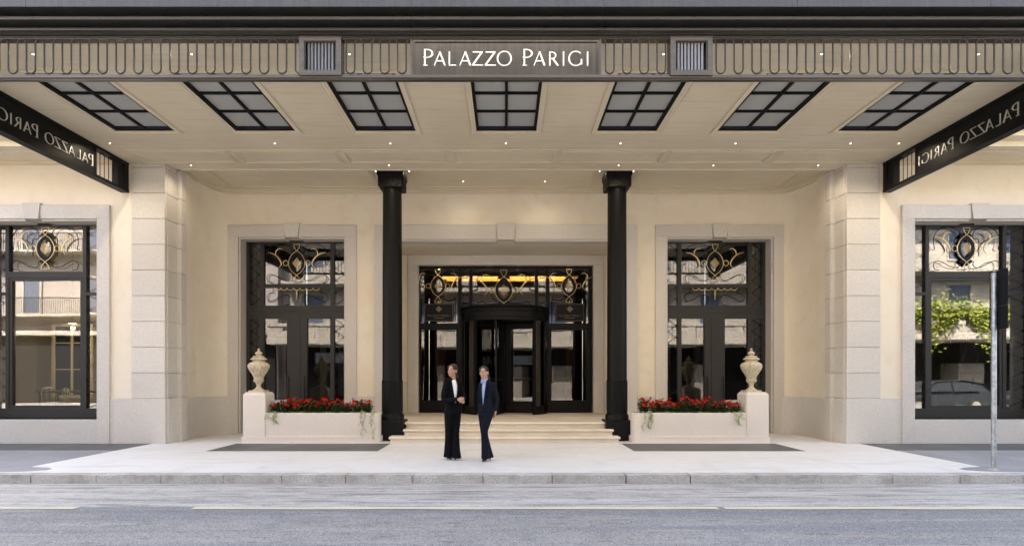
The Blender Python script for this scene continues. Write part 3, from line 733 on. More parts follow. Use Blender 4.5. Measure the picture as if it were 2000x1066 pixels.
for s in (-1, 1):
    c0 = gx(984)
    for sq in ([(.20, .30), (.18, .45), (.32, .58), (.52, .60), (.72, .52), (.82, .30), (.80, .05), (.90, 0), (.95, 0)], [(.36, .30), (.36, -.2), (.24, -.3), (.22, -.5)], [(.84, -.48), (.78, -.36), (.66, -.34), (.5, -.44), (.44, -.48)]):
        MB().tube([(c0 + s * p.x, y - .06, gz(567) + p.z) for p in opts(sq, 8)], .010, 6).build('iron_scroll', 'black_metal', ent, smooth=True)
    for q in (856, 1111):
        c1 = gx(q)
        for sq in ([(.16, .33), (.24, .44), (.38, .48), (.50, .38), (.54, .40), (.54, .52)], [(.16, -.25), (.16, -.38), (.30, -.44), (.45, -.42), (.52, -.36), (.52, -.42), (.52, -.9), (.52, -1.08)]):
            MB().tube([(c1 + s * p.x, y - .06, gz(559) + p.z) for p in opts(sq, 6)], .010, 6).build('iron_scroll', 'black_metal', ent, smooth=True)
for q in (909, 1058.5):
    zt = gz(526)
    for i in range(6):
        r = .128
        MB().tube([(gx(q) + r * math.cos(2 * math.pi * k / 20), y - .055, zt - .14 - i * .275 * .93 + r * math.sin(2 * math.pi * k / 20)) for k in range(20)], .009, 5, closed=True).build('iron_ring', 'black_metal', ent, smooth=True)
for q in (891, 1079):
    MB().tube([(gx(q), y - .10, gz(748)), (gx(q), y - .10, gz(715))], .014, 6).build('handle', 'gold', ent, smooth=True)

# ---- revolving door
rc = (gx(986), YD - .05); rr = 1.30
rv = thing('revolving_door', 'black revolving door with round moulded canopy at the head of the steps', 'door', (rc[0], rc[1], ZL))
pr = [(rr - .02, 3.18), (rr + .005, 3.18), (rr + .005, 3.26), (rr + .02, 3.28), (rr + .02, 3.42), (rr + .045, 3.44), (rr + .05, 3.50), (rr + .035, 3.52), (rr + .06, 3.55), (rr + .075, 3.58), (rr + .075, 3.61), (.2, 3.64)]
MB().lathe([(.2, 3.18)] + pr, rc, 64).build('drum', 'black_metal', rv, smooth=25)
def arcband(a0, a1, r0, r1, z0, z1, n=16):
    m = MB()
    for i in range(n):
        b0 = R(a0 + (a1 - a0) * i / n); b1 = R(a0 + (a1 - a0) * (i + 1) / n)
        P = [(rc[0] + r * math.cos(b), rc[1] + r * math.sin(b)) for r, b in ((r0, b0), (r0, b1), (r1, b1), (r1, b0))]
        m.add([(p[0], p[1], z) for z in (z0, z1) for p in P], [(0, 3, 2, 1), (4, 5, 6, 7), (0, 1, 5, 4), (2, 3, 7, 6)] + ([(3, 0, 4, 7)] if i == 0 else []) + ([(1, 2, 6, 5)] if i == n - 1 else []))
    return m
for a0, a1 in ((-48, 48), (132, 228)):
    cwl = empty('curved_wall', (rc[0], rc[1], ZL), rv)
    arcband(a0, a1, rr - .035, rr - .001, ZL + .25, 3.18).build('pane', 'glass_dark', cwl)
    arcband(a0, a1, rr - .05, rr + .012, ZL + .004, ZL + .25).build('base_rail', 'black_metal', cwl)
    for q in (a0, a0 + 24, (a0 + a1) / 2, a1 - 24, a1):
        arcband(q - 2.0, q + 2.0, rr - .055, rr + .018, ZL + .004, 3.179, 2).build('post', 'black_metal', cwl)
MB().lathe([(.05, ZL + .004), (.05, 3.18)], rc, 14).build('shaft', 'black_metal', rv, smooth=40)
for k in range(4):
    ang = R(-102 + 90 * k); u = Vector((math.cos(ang), math.sin(ang), 0)); v = Vector((-u.y, u.x, 0))
    wg = empty('wing', (rc[0], rc[1], ZL), rv)
    def bar(a, b, z0, z1, th):
        m = MB(); o = Vector((rc[0], rc[1], 0))
        c = [o + u * a + v * th, o + u * b + v * th, o + u * b - v * th, o + u * a - v * th]
        return m.add([(p.x, p.y, z0) for p in c] + [(p.x, p.y, z1) for p in c], [(0, 3, 2, 1), (4, 5, 6, 7), (0, 1, 5, 4), (1, 2, 6, 5), (2, 3, 7, 6), (3, 0, 4, 7)])
    for a, b, z0, z1 in ((.06, .20, ZL + .01, 3.15), (rr - .19, rr - .07, ZL + .01, 3.15), (.20, rr - .19, ZL + .01, ZL + .36), (.20, rr - .19, 3.0, 3.15)):
        bar(a, b, z0, z1, .022).build('rail', 'black_metal', wg)
    bar(.20, rr - .19, ZL + .36, 3.0, .004).build('pane', 'glass_dark', wg)
    bar(.3, rr - .3, 1.45, 1.48, .05).build('push_bar', 'black_metal', wg)

# ---- hanging name plaques
for sx, q, lab in ((-1, 858, 'left of the revolving door, catching grey reflections'), (1, 1112, 'right of the revolving door')):
    cx = gx(q); y = YD - .12; z0, z1 = PZ(626.5, y), PZ(593.5, y); hw = 27 * y / F
    t = thing('name_plaque', 'black hanging name plaque with gilt rim, ' + lab, 'sign', (cx, y, z0), 'hanging name plaques')
    MB().box(cx - hw, cx + hw, y - .012, y + .012, z0, z1).build('board', 'black_metal', t)
    MB().frame(cx - hw - .008, cx + hw + .008, z0 - .008, z1 + .008, .008, y - .02, y + .018).build('rim', 'gilt_dull', t)
    k = 2 * hw * .80 / 906
    place_text(t, NAME, (cx - 453 * k, y, z0 + .13), (1, 0, 0), (0, -1, 0), k, .011, .016, 'gilt_dull', join=False)
    em = MB()
    for i in range(-1, 2):
        for j in range(-1, 2):
            em.prism([(0, .034), (.034, 0), (0, -.034), (-.034, 0)], .011, .0165, lambda p, s_, tt: (cx + (i + j) * .0335 + p * .8, y - tt, z0 + .36 + (i - j) * .0335 + s_ * .8))
    em.build('emblem', 'gilt_dull', t)
    ln = MB()
    for i in range(13): ln.box(cx - .15 + i * .024, cx - .15 + i * .024 + .013, y - .0145, y - .0115, z0 + .078, z0 + .094)
    ln.build('small_lettering', 'gilt_dull', t)
    for s in (-1, 1): MB().tube([(cx + s * (hw + .01), y, (z0 + z1) / 2), (cx + s * (hw + .12), y + .06, (z0 + z1) / 2)], .008, 5).build('bracket', 'black_metal', t)
    MB().tube([(cx, y, z1 + .01), (cx, y + .03, z1 + .12)], .008, 5).build('bracket', 'gold', t)

# ================================================================== STEPS
steps = thing('entrance_steps', 'three pale stone steps and landing between the black columns', 'steps', (0, 13.2, 0))
hx = [(PX(1212, 13.2), 13.20, .147), (PX(1199, 13.5), 13.50, .293), (PX(1196, 13.8), 13.80, ZL)]
xl = [PX(759, 13.2), PX(787, 13.5), PX(790, 13.8)]
for i, (xr, yf, zt) in enumerate(hx):
    stp = MB().box(xl[i] + .03, xr - .03, yf + .05, hx[i + 1][1] + .3 if i < 2 else YB - .3, .0 if i == 0 else hx[i - 1][2] - .06, zt - .05).build('step', 'step_stone', steps)
    nose = [(0, 0)]
    cuts_ = sorted([xl[i]] + [xl[i] + (xr - xl[i]) * q for q in ((.32, .66), (.38, .71), (.29, .62))[i]] + [xr])
    for a, b in zip(cuts_[:-1], cuts_[1:]):
        yb = hx[i + 1][1] + .1 if i < 2 else 14.15
        prof = [(yf + .03, zt - .058), (yf + .008, zt - .048), (yf, zt - .03), (yf + .008, zt - .010), (yf + .028, zt), (yb, zt), (yb, zt - .058)]
        MB().prism(prof, a + .0015, b - .0015, lambda p, q, t: (t, p, q)).build('tread_stone', 'step_stone', stp)
ld_ = MB().box(-PW, PW, 14.1515, YD + .12, -.1, ZL); ld_.build('landing', 'step_stone', steps)
MB().box(-2.25, 2.25, 14.0, YB - .05, -.1, ZL - .06).build('landing_core', 'step_stone', steps)

# ================================================================== COLUMNS
def column(cx, label):
    t = thing('column', label, 'column', (cx, 13.97, 0), 'black columns flanking the steps')
    c = (cx, 13.97)
    MB().cbox(cx - .32, cx + .32, 13.65, 14.29, .0, .49, .006).build('plinth', 'black_metal', t)
    MB().lathe([(.285, .491), (.285, .60), (.275, .625), (.255, .64), (.255, .66)], c, 48).build('base_ring', 'black_metal', t, smooth=30)
    nfl = 36
    def flute(r, z, a): return r - .012 * (1 if (math.cos(a * nfl) > -.1) else 0) if .70 < z < 1.44 else r
    MB().lathe([(.250, .661), (.250, .695), (.256, .705), (.256, 1.435), (.250, 1.445), (.250, 1.47)], c, nfl * 8, flute).build('fluted_drum', 'black_metal', t, smooth=20)
    MB().lathe([(.240, 1.471), (.238, 3.0), (.228, 6.05), (.228, 6.07)], c, 56).build('shaft', 'black_metal', t, smooth=30)
    MB().lathe([(.228, 6.071), (.242, 6.075), (.242, 6.105), (.232, 6.11), (.232, 6.13)], c, 48).build('neck_ring', 'black_metal', t, smooth=30)
    cap = MB().cbox(cx - .285, cx + .285, 13.685, 14.255, 6.13, 6.39, .004)
    cap.cbox(cx - .315, cx + .315, 13.655, 14.285, 6.391, ZC + .06, .006)
    for i in range(13):
        q = -.26 + i * .52 / 12
        for yy in (13.685, 14.255): cap.tube([(cx + q, yy, 6.15), (cx + q, yy, 6.385)], .014, 6)
        for xx in (cx - .285, cx + .285): cap.tube([(xx, 13.97 + q, 6.15), (xx, 13.97 + q, 6.385)], .014, 6)
    cap.build('capital', 'black_metal', t)
column(-2.79, 'tall black column with fluted base between the left planter and the steps')
column(2.73, 'tall black column with fluted base between the steps and the right planter')

# ================================================================== CANOPY
can = thing('entrance_canopy', 'deep entrance canopy with dark metal fascia, skylights and plaster ceiling over the pavement', 'canopy', (0, 10.5, 6.47))
SKX = [(-3 + i) * 2.412 + .01 for i in range(7)]; SKW = .60; SY0, SY1 = 9.22, 11.40
ce = MB()
zt = ZC + .42
ce.box(-XB, XB, YC + .07, SY0, ZC, zt); 
edges = [-XB] + sum([[x - SKW, x + SKW] for x in SKX], []) + [XB]
for i in range(0, len(edges), 2): ce.box(edges[i], edges[i + 1], SY0, SY1, ZC, zt)
ce.box(-XB, XB, SY1, 13.16, ZC, zt)
ce.box(-7.9, 7.9, 13.16, 13.55, ZC, zt)
ce.box(-7.9, 7.9, 13.55, 15.9, ZC + .11, zt)
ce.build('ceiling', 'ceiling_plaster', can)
MB().box(-XB - .4, XB + .4, 11.8, 15.9, zt + .005, zt + .3).build('roof', 'cornice_metal', can)
tr = MB()
for x in SKX:
    for off, wd, dz in ((.0, .05, .010), (.05, .045, .020), (.115, .016, .007)):
        tr.ring_frame(x - SKW - off - wd, x + SKW + off + wd, SY0 - off - wd, SY1 + off + wd, wd, ZC - dz, ZC - .0005)
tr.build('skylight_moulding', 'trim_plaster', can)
tb_ = MB()
for xx0, xx1 in [(-8.3, -6.13)] + [(-6.0 + i * 2.41 + .0, -6.0 + i * 2.41 + 2.28) for i in range(5)] + [(6.05, 8.3)]:
    for off, wd, dz in ((0, .035, .02), (.06, .02, .012)):
        tb_.ring_frame(xx0 + off, xx1 - off, 12.42 + off, 13.08 - off, wd, ZC - dz, ZC - .0005)
tb_.box(-8.6, 8.6, 12.33, 12.36, ZC - .016, ZC - .0005)
tb_.box(-7.75, 7.75, 13.50, 13.548, ZC - .02, ZC + .06)
for x0, x1 in ((-7.3, -3.3), (-2.25, 2.2), (3.25, 7.3)):
    for off, wd, dz in ((0, .04, .02), (.07, .02, .012)):
        tb_.ring_frame(x0 + off, x1 - off, 13.70 + off, 15.12 - off, wd, ZC + .11 - dz, ZC + .1095)
for sx in (-1, 1):
    path = [(-7.80, 13.60), (-7.83, 14.30)]
    for i in range(1, 13):
        a = R(90 * i / 12); path.append((-7.83 + .44 * (1 - math.cos(a)), 14.30 + 1.05 * math.sin(a)))
    path.append((0, 15.35))
    for off, zz0, zz1 in ((.0, ZC + .03, ZC + .1095), ):
        q = [(x if sx < 0 else -x, y) for x, y in path]
        tb_.strip(q, -.10 * (1 if sx < 0 else -1), ZC + .07, ZC + .109)
        tb_.strip(q, -.05 * (1 if sx < 0 else -1), ZC + .015, ZC + .0695)
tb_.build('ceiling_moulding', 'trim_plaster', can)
# skylights
fr = MB()
wd = .04
fr.ring_frame(-SKW, SKW, SY0, SY1, .012, ZC + .002, zt - .02)
fr.ring_frame(-SKW + .012, SKW - .012, SY0 + .012, SY1 - .012, wd, ZC + .012, ZC + .08)
fr.box(-.025, .025, SY0 + .052, SY1 - .052, ZC + .014, ZC + .075)
rows = [SY0 + .052 + (SY1 - SY0 - .134) * i / 3 for i in range(4)]
for i in (1, 2):
    fr.box(-SKW + .052, -.025, rows[i] - .018, rows[i] + .018, ZC + .016, ZC + .073); fr.box(.025, SKW - .052, rows[i] - .018, rows[i] + .018, ZC + .016, ZC + .073)
fr_me = fr.mesh('skylight', 'skylight_frame', (0, SY0, ZC))
pn_me = MB().box(0, SKW - .052 - .025, 0, rows[1] - rows[0] - .02, 0, .008).mesh('pane', 'frosted_glass')
for x in SKX:
    s = inst('skylight', fr_me, can, (x, SY0, ZC))
    for i in range(3):
        for xo in (-SKW + .052, .025): inst('pane', pn_me, s, (x + xo, rows[i] + .01, ZC + .058))
# fascia
def fz(p): return PZ(p, YC)
ZB0, ZB1 = fz(155.5), fz(78)
fa = MB()
fa.box(-XB, XB, YC - .05, YC + .06, ZB0, ZB0 + .042); fa.box(-XB, XB, YC - .03, YC + .04, ZB0 - .018, ZB0 - .0005)
fa.box(-XB, XB, YC - .05, YC + .06, ZB1 - .02, ZC - .001)
fa.box(-XB, XB, YC - .062, YC - .051, ZB1 - .006, ZB1 + .006)
bnd = [2.33, 2.925]
for sx in (-1, 1):
    for q in (1.345,): fa.box(sx * (q - .02), sx * (q + .01), YC - .05, YC + .06, ZB0 + .042, ZB1 - .02)
    fa.box(sx * (XB - .06), sx * XB, YC - .05, YC + .06, ZB0 + .042, ZB1 - .02)
fas = fa.build('fascia', 'fascia_metal', can)
def serp(u0, u1, z0, z1, fn, per, r=.0115):
    n = max(1, round((u1 - u0) / (per / 2))); st = (u1 - u0) / n; q = st / 2; pts = []
    zhi, zlo = z1 - q, z0 + q
    pts.append(fn(u0, z1)); top = True
    for k in range(7): a = R(90 - 90 * k / 6); pts.append(fn(u0 + q * math.cos(a), zhi + q * math.sin(a)))
    for i in range(n):
        uc = u0 + st * (i + .5) 
        if i < n - 1:
            if i % 2 == 0:
                for k in range(9): a = R(180 + 180 * k / 8); pts.append(fn(u0 + st * (i + 1) + q * math.cos(a), zlo + q * math.sin(a)))
            else:
                for k in range(9): a = R(180 - 180 * k / 8); pts.append(fn(u0 + st * (i + 1) + q * math.cos(a), zhi + q * math.sin(a)))
    for k in range(7):
        a = R(180 - 90 * k / 6) if n % 2 == 0 else R(180 + 90 * k / 6)
        pts.append(fn(u1 + q * math.cos(a), (zhi if n % 2 == 0 else zlo) + q * math.sin(a)))
    return MB().tube(pts, r, 6)
per = .2528
for sx in (-1, 1):
    serp(min(sx * 1.355, sx * 2.33), max(sx * 1.355, sx * 2.33), ZB0 + .062, ZB1 - .012, lambda u, z: (u, YC - .035, z), per).build('serpentine_grille', 'grille_metal', can, smooth=True)
    serp(min(sx * 2.925, sx * (XB - .06)), max(sx * 2.925, sx * (XB - .06)), ZB0 + .062, ZB1 - .012, lambda u, z: (u, YC - .035, z), per).build('serpentine_grille', 'grille_metal', can, smooth=True)
    # louvred boxes
    a, b = min(sx * 2.33, sx * 2.925), max(sx * 2.33, sx * 2.925)
    bx = MB().frame(a, b, ZB0 + .024, ZB1 + .012, .07, YC - .075, YC + .10)
    bx.frame(a + .07, b - .07, ZB0 + .094, ZB1 - .058, .014, YC - .055, YC + .07)
    lv = bx.build('louvre_box', 'fascia_metal', can)
    for i in range(8):
        xx = a + .105 + (b - a - .21) * (i + .5) / 8
        MB().prism([(xx - .020, YC - .03), (xx + .006, YC - .045), (xx + .020, YC + .02), (xx + .012, YC + .03)], ZB0 + .108, ZB1 - .072, lambda p, q, t: (p, q, t)).build('slat', 'slat_metal', lv)
    MB().box(a + .085, b - .085, YC + .075, YC + .085, ZB0 + .108, ZB1 - .072).build('back_plate', 'fascia_metal', lv)
sp = MB().box(-1.325, 1.325, YC - .02, YC + .03, ZB0 + .043, ZB1 - .021).frame(-1.325, 1.325, ZB0 + .043, ZB1 - .021, .03, YC - .04, YC - .021).build('sign_panel', 'sign_metal', can)
kk = YC / F / 2.806
place_text(sp, NAME, (PX(650 + 497 / 2.806, YC), YC - .02, fz(131)), (1, 0, 0), (0, -1, 0), kk, -.002, .022, 'letter_white')
# moulded metal cornice above the fascia, in panels
cp = [(8.055, 6.372), (8.02, 6.372), (8.02, 6.385)]
def cove(y0, z0, y1, z1, n=6): return [(y1 + (y0 - y1) * math.cos(R(90 * i / n)) if 0 else y0 + (y1 - y0) * (1 - math.cos(R(90 * i / n))), z0 + (z1 - z0) * math.sin(R(90 * i / n))) for i in range(n + 1)]
cp += [(7.955, 6.392), (7.955, 6.422), (7.965, 6.436), (8.00, 6.446), (8.045, 6.45), (8.045, 6.474), (7.845, 6.474), (7.845, 6.512), (7.86, 6.53), (7.90, 6.545), (7.95, 6.551), (7.95, 6.578), (7.735, 6.578), (7.735, 7.25), (8.06, 7.25)]
seam = [-9.1, -6.54, -3.92, -1.29, 1.34, 3.97, 6.6, 9.1]
for a, b in zip(seam[:-1], seam[1:]):
    MB().prism(cp, a + .002, b - .002, lambda p, q, t: (t, p, q)).build('cornice_panel', 'cornice_metal', can)
# side beams with cut lettering
for sx in (-1, 1):
    X0, X1 = sx * XB, sx * (XB + .14)
    y0, y1 = YC - .05, 13.12
    bm_ = MB()
    op0, op1 = 12.10, 12.78
    xa, xb = min(X0, X1), max(X0, X1)
    bm_.box(xa, xb, y0, op0, ZB0 + .06, ZC - .06); bm_.box(xa, xb, op1, y1, ZB0 + .06, ZC - .06)
    bm_.box(xa - .02, xb + .02, y0, y1, ZB0, ZB0 + .06); bm_.box(xa - .02, xb + .02, y0, y1, ZC - .06, ZC - .002)
    bm_.box(xa - .012, xb + .012, op0 - .05, op0, ZB0 + .06, ZC - .06); bm_.box(xa - .012, xb + .012, 12.98, y1, ZB0 + .06, ZC - .06)
    be = bm_.build('side_beam', 'black_metal', can)
    serp(op0 + .01, op1 - .01, ZB0 + .062, ZC - .062, lambda u, z: ((X0 + X1) / 2, u, z), .27, .0085).build('serpentine_grille', 'black_metal', be, smooth=True)
    if sx < 0: place_text(be, NAME, (X1, 12.00, ZB0 + .20), (0, -1, 0), (-1, 0, 0), kk, -.155, .015, 'letter_steel')
    else: place_text(be, NAME, (X1, 12.00 - 906 * kk, ZB0 + .20), (0, 1, 0), (1, 0, 0), kk, -.155, .015, 'letter_steel')

# ================================================================== DOWNLIGHTS
dl_ring = MB()
for i in range(20):
    a0, a1 = 2 * math.pi * i / 20, 2 * math.pi * (i + 1) / 20
    P = [(r * math.cos(a), r * math.sin(a)) for r, a in ((.017, a0), (.017, a1), (.038, a1), (.038, a0))]
    dl_ring.add([(p[0], p[1], z) for z in (-.006, 0) for p in P], [(0, 3, 2, 1), (4, 5, 6, 7), (0, 1, 5, 4), (2, 3, 7, 6)])
dl_ring_me = dl_ring.mesh('trim_ring', 'lamp_housing')
dl_lens_me = MB().lathe([(.0165, -.004), (.0165, .0)], (0, 0), 20).mesh('lens', 'lamp_glow')
ORD = ['leftmost', 'second from the left', 'third from the left', 'fourth from the left', 'fifth from the left', 'sixth from the left', 'seventh from the left', 'eighth from the left']
rowsL = [('row above the metal fascia grille', 8.68, ZC, [-7.22, -4.80, -2.39, 2.41, 4.82, 7.22], 1, 6),
         ('row just behind the skylights', 12.0, ZC, [-8.36, -4.88, -2.44, 0, 2.42, 4.85, 7.28, 8.3], 1, 17),
         ('row along the ceiling beam before the columns', 13.25, ZC, [-7.34, -2.73, 2.63, 4.84, 7.28], 1, 8),
         ('row beside the column capitals', 13.93, ZC + .11, [-3.19, -2.37, 2.30, 3.13], 1, 2),
         ('pair in the ceiling panel between the columns', 14.66, ZC + .11, [-1.10, 1.01], 1, 3),
         ('row under the granite portal lintel', 15.52, PH, [-2.19, -.53, .42, 2.1], .8, 2),
         ('row right above the entrance glazing', 17.36, 4.93, [-2.03, -.53, .38, 1.92], .6, 1)]
for rn, y, z, xs, s, e_ in rowsL:
    for i, x in enumerate(xs):
        t = thing('downlight', f'lit downlight, {ORD[i]} in the {rn}', 'downlight', (x, y, z - .0005), 'lit ceiling downlights')
        l_ = bpy.data.lights.new('lamp', 'SPOT'); l_.energy = e_; l_.color = (1, .87, .70); l_.spot_size = R(150); l_.spot_blend = 1.0; l_.shadow_soft_size = .03
        lo = bpy.data.objects.new('lamp', l_); C.objects.link(lo); lo.parent = t; lo.location = (0, 0, -.012)
        for nm, me in (('trim_ring', dl_ring_me), ('lens', dl_lens_me)):
            o = bpy.data.objects.new(nm, me); C.objects.link(o); o.parent = t; o.scale = (s, s, s)

# ================================================================== PLANTERS, URNS, FLOWERS
def leafface(c, d, up, ln, wd):
    d = d.normalized(); s = d.cross(up); s = s.normalized() if s.length > 1e-4 else d.orthogonal().normalized(); nn = s.cross(d)
    return [c, c + d * ln * .45 + s * wd + nn * wd * .35, c + d * ln, c + d * ln * .45 - s * wd + nn * wd * .35, c + d * ln * .5]
LEAF_F = [(0, 1, 4), (1, 2, 4), (2, 3, 4), (3, 0, 4)]
def plant_meshes(seed, h=.29):
    r = random.Random(seed); lf = MB(); fl_ = MB(); st = MB()
    tips = []
    for i in range(9):
        a = r.uniform(0, 6.28); q = r.uniform(.03, .15)
        tip = Vector((q * math.cos(a), q * math.sin(a), h * r.uniform(.62, 1.0)))
        st.tube([(tip.x * .2, tip.y * .2, 0), (tip.x * .6, tip.y * .6, tip.z * .55), tuple(tip)], [.006, .005, .003], 4); tips.append(tip)
        for k in range(24):
            t = r.uniform(.08, 1.0); c = Vector((tip.x * (.2 + .8 * t), tip.y * (.2 + .8 * t), tip.z * t))
            b = r.uniform(0, 6.28); d = Vector((math.cos(b), math.sin(b), r.uniform(-.35, .75)))
            lf.add(leafface(c, d, Vector((0, 0, 1)), r.uniform(.06, .11), r.uniform(.017, .027)), LEAF_F)
    for i in range(12):
        a = r.uniform(0, 6.28); q = r.uniform(.04, .165)
        c = Vector((q * math.cos(a), q * math.sin(a), h * r.uniform(.62, 1.14)))
        n = Vector((math.cos(a) * .8, math.sin(a) * .8 - .45, r.uniform(.2, .9))).normalized(); u = n.orthogonal().normalized(); v = n.cross(u)
        for k in range(5):
            b = 2 * math.pi * k / 5 + r.uniform(-.15, .15); d = u * math.cos(b) + v * math.sin(b) + n * .25
            fl_.add(leafface(c, d, n, r.uniform(.030, .046), .017), LEAF_F)
    return lf.mesh('foliage', 'leaf'), fl_.mesh('blossoms', 'blossom'), st.mesh('stems', 'stem')
PM = [plant_meshes(11 + i) for i in range(4)]
def vine(name, label, org, n, drop, seed, spread, group):
    r = random.Random(seed); t = thing(name, label, 'plant', org, group); st = MB(); lf = MB()
    for i in range(n):
        x = org[0] + r.uniform(-spread, spread); L_ = drop * r.uniform(.35, 1.0); pts = []
        y0 = org[1] - .03
        pts = [(x, org[1] + .12, org[2] + .01), (x + r.uniform(-.03, .03), org[1] + .01, org[2] + .03), (x + r.uniform(-.04, .04), y0 - .025, org[2] - .03)]
        for k in range(1, 5): pts.append((x + r.uniform(-.05, .05) + k * r.uniform(-.012, .012), y0 - .03 - r.uniform(0, .03), org[2] - .03 - L_ * k / 4))
        st.tube(pts, .0025, 4)
        for k in range(len(pts) - 1):
            for q in range(5):
                s = r.random(); c = Vector(pts[k]).lerp(Vector(pts[k + 1]), s); b = r.uniform(0, 6.28)
                d = Vector((math.cos(b), -abs(math.sin(b)), r.uniform(-.6, .5)))
                lf.add(leafface(c, d, Vector((0, -1, .5)), r.uniform(.026, .048), r.uniform(.010, .017)), LEAF_F)
    st.build('stems', 'stem', t); lf.build('foliage', 'vine_leaf', t)
URN = [(0.5, 70), (14, 78), (21, 88), (22, 97), (12, 112), (24, 122), (45, 138), (60, 152), (60, 166), (44, 180), (38, 198), (70, 204), (98, 213), (98, 224), (86, 232), (118, 244), (133, 256), (133, 268), (104, 276), (95, 290), (102, 306), (136, 322), (160, 340), (171, 358), (174, 376), (168, 410), (152, 446), (128, 488), (104, 528), (86, 566), (78, 598), (78, 612), (86, 616), (88, 626), (84, 642), (66, 662), (46, 680), (40, 690), (47, 696), (47, 704), (36, 710), (37, 732), (44, 752), (62, 772), (88, 786), (96, 794), (96, 799)]
NTH = ['first', 'second', 'third', 'fourth', 'fifth', 'sixth', 'seventh', 'eighth', 'ninth', 'tenth']
ku = .001368
def urn(cx, label):
    zb = 1.184; cy = 13.50
    t = thing('stone_urn', label, 'urn', (cx, cy, zb), 'stone urns on the planter pedestals')
    MB().cbox(cx - .175, cx + .175, cy - .175, cy + .175, zb + .001, zb + .041, .004).build('base', 'urn_stone', t)
    zz_ = lambda p: zb + .041 + (799 - p) * ku
    def fl_(r, z, a):
        p = 799 - (z - zb - .041) / ku
        if 306 < p < 606:
            tw = (p - 306) / 300
            e = math.sin(math.pi * tw) ** .5
            return r * (1 + .075 * e * (abs(math.sin(a * 9 + tw * 3.4)) - .55))
        return r
    def sub(seq, n=3):
        out = []
        for (r0, p0), (r1, p1) in zip(seq[:-1], seq[1:]):
            for i in range(n): out.append((r0 + (r1 - r0) * i / n, p0 + (p1 - p0) * i / n))
        out.append(seq[-1]); return out
    def part(name, seq, n=144, fn=None): MB().lathe([(r * ku, zz_(p)) for r, p in reversed(seq)], (cx, cy), n, fn).build(name, 'urn_stone', t, smooth=50)
    part('lid', URN[:18], 48); part('bowl', sub(URN[17:34]), 180, fl_); part('foot', URN[33:], 48)
urn(-5.87, 'carved stone urn with swirled flutes and lid on the left planter pedestal')
urn(5.83, 'carved stone urn with swirled flutes and lid on the right planter pedestal')
for sx, side, other in ((-1, 'left', 'the left'), (1, 'right', 'the right')):
    pl = thing('flower_planter', f'pale granite planter with tall pedestal at {other} of the entrance steps', 'planter', (sx * 4.5, 13.5, 0), 'granite planters flanking the entrance')
    ped = MB().cbox(sx * 5.60, sx * 6.13, 13.23, 13.78, .0, 1.15, .03, 2)
    ped.cbox(sx * 5.635, sx * 6.095, 13.265, 13.745, 1.10, 1.184, .008)
    ped.build('pedestal', 'granite_pale', pl)
    def trough(y0, y1, x0, x1, ins, z0, z1, rad):
        pts = [(sx * x1, y0 + ins), ]
        xe = x0 + ins
        n = 8
        for i in range(n + 1): a = R(90 * i / n); pts.append((sx * (xe + rad - rad * math.sin(a)), y0 + ins + rad - rad * math.cos(a)))
        for i in range(n + 1): a = R(90 * i / n); pts.append((sx * (xe + rad - rad * math.cos(a)), y1 - ins - rad + rad * math.sin(a)))
        pts.append((sx * x1, y1 - ins))
        return pts
    MB().prism(trough(13.22, 13.80, 2.96, 6.14, -.012, 0, .16, .22), .0, .150, lambda p, q, t: (p, q, t)).build('plinth', 'granite_pale', pl, smooth=40)
    o_ = trough(13.25, 13.77, 2.98, 5.6, 0, 0, 0, .20); i_ = trough(13.25, 13.77, 2.98, 5.6, .06, 0, 0, .15)
    n = len(o_); z0, z1, z2 = .150, .70, .60
    vs = [(p[0], p[1], z0) for p in o_] + [(p[0], p[1], z1 - .012) for p in o_] + [(p[0] * 1 + (i_[k][0] - p[0]) * .2, p[1] + (i_[k][1] - p[1]) * .2, z1) for k, p in enumerate(o_)] + [(p[0], p[1], z1) for p in i_] + [(p[0], p[1], z2) for p in i_]
    fs = []
    for l in range(4): fs += [(l * n + k, l * n + (k + 1) % n, (l + 1) * n + (k + 1) % n, (l + 1) * n + k) for k in range(n)]
    MB().add(vs, fs).build('trough', 'granite_pale', pl, smooth=40)
    MB().prism(i_, .45, .655, lambda p, q, t: (p, q, t)).build('soil', 'soil', pl)
    k = 0
    for i in range(10):
        for j in (0, 1):
            x = 3.22 + (5.46 - 3.22) * (i + .5 * j * .9) / 9.3; y = 13.40 + .17 * j
            rr_ = random.Random(100 + i * 7 + j + (50 if sx > 0 else 0)); me = PM[k % 4]; k += 1
            nth = i + 1
            where = 'front row' if j == 0 else 'back row'
            t = thing('red_flower_plant', f'red flowering plant, {NTH[i]} from the column, {where} of the {side} planter', 'plant', (sx * x + rr_.uniform(-.02, .02), y, .65), 'red flowering plants in the planters')
            sc_ = rr_.uniform(.80, 1.2); t.rotation_euler.z = rr_.uniform(0, 6.28); t.scale = (sc_, sc_, sc_ * (rr_.uniform(.95, 1.08)))
            for nm, m_ in zip(('foliage', 'blossoms', 'stems'), me):
                o = bpy.data.objects.new(nm, m_); C.objects.link(o); o.parent = t
    vine('trailing_vine', f'pale green vine spilling over the {side} planter beside the column', (sx * 3.25, 13.27, .70), 6, .60 if sx < 0 else .38, 5 + sx, .19, 'vines trailing over the planters')
    vine('trailing_vine', f'short pale vine spilling over the {side} planter beside the urn pedestal', (sx * 5.42, 13.27, .70), 4, .26, 25 + sx, .12, 'vines trailing over the planters')
    gc = MB(); r = random.Random(60 + sx)
    for i in range(900):
        c = Vector((sx * r.uniform(3.15, 5.55), 13.29 + abs(r.gauss(0, .035)), .69 + r.uniform(-.02, .035))); b = r.uniform(0, 6.28)
        gc.add(leafface(c, Vector((math.cos(b), math.sin(b) - .3, r.uniform(-.2, .7))), Vector((0, -.4, 1)), r.uniform(.02, .035), r.uniform(.006, .011)), LEAF_F)
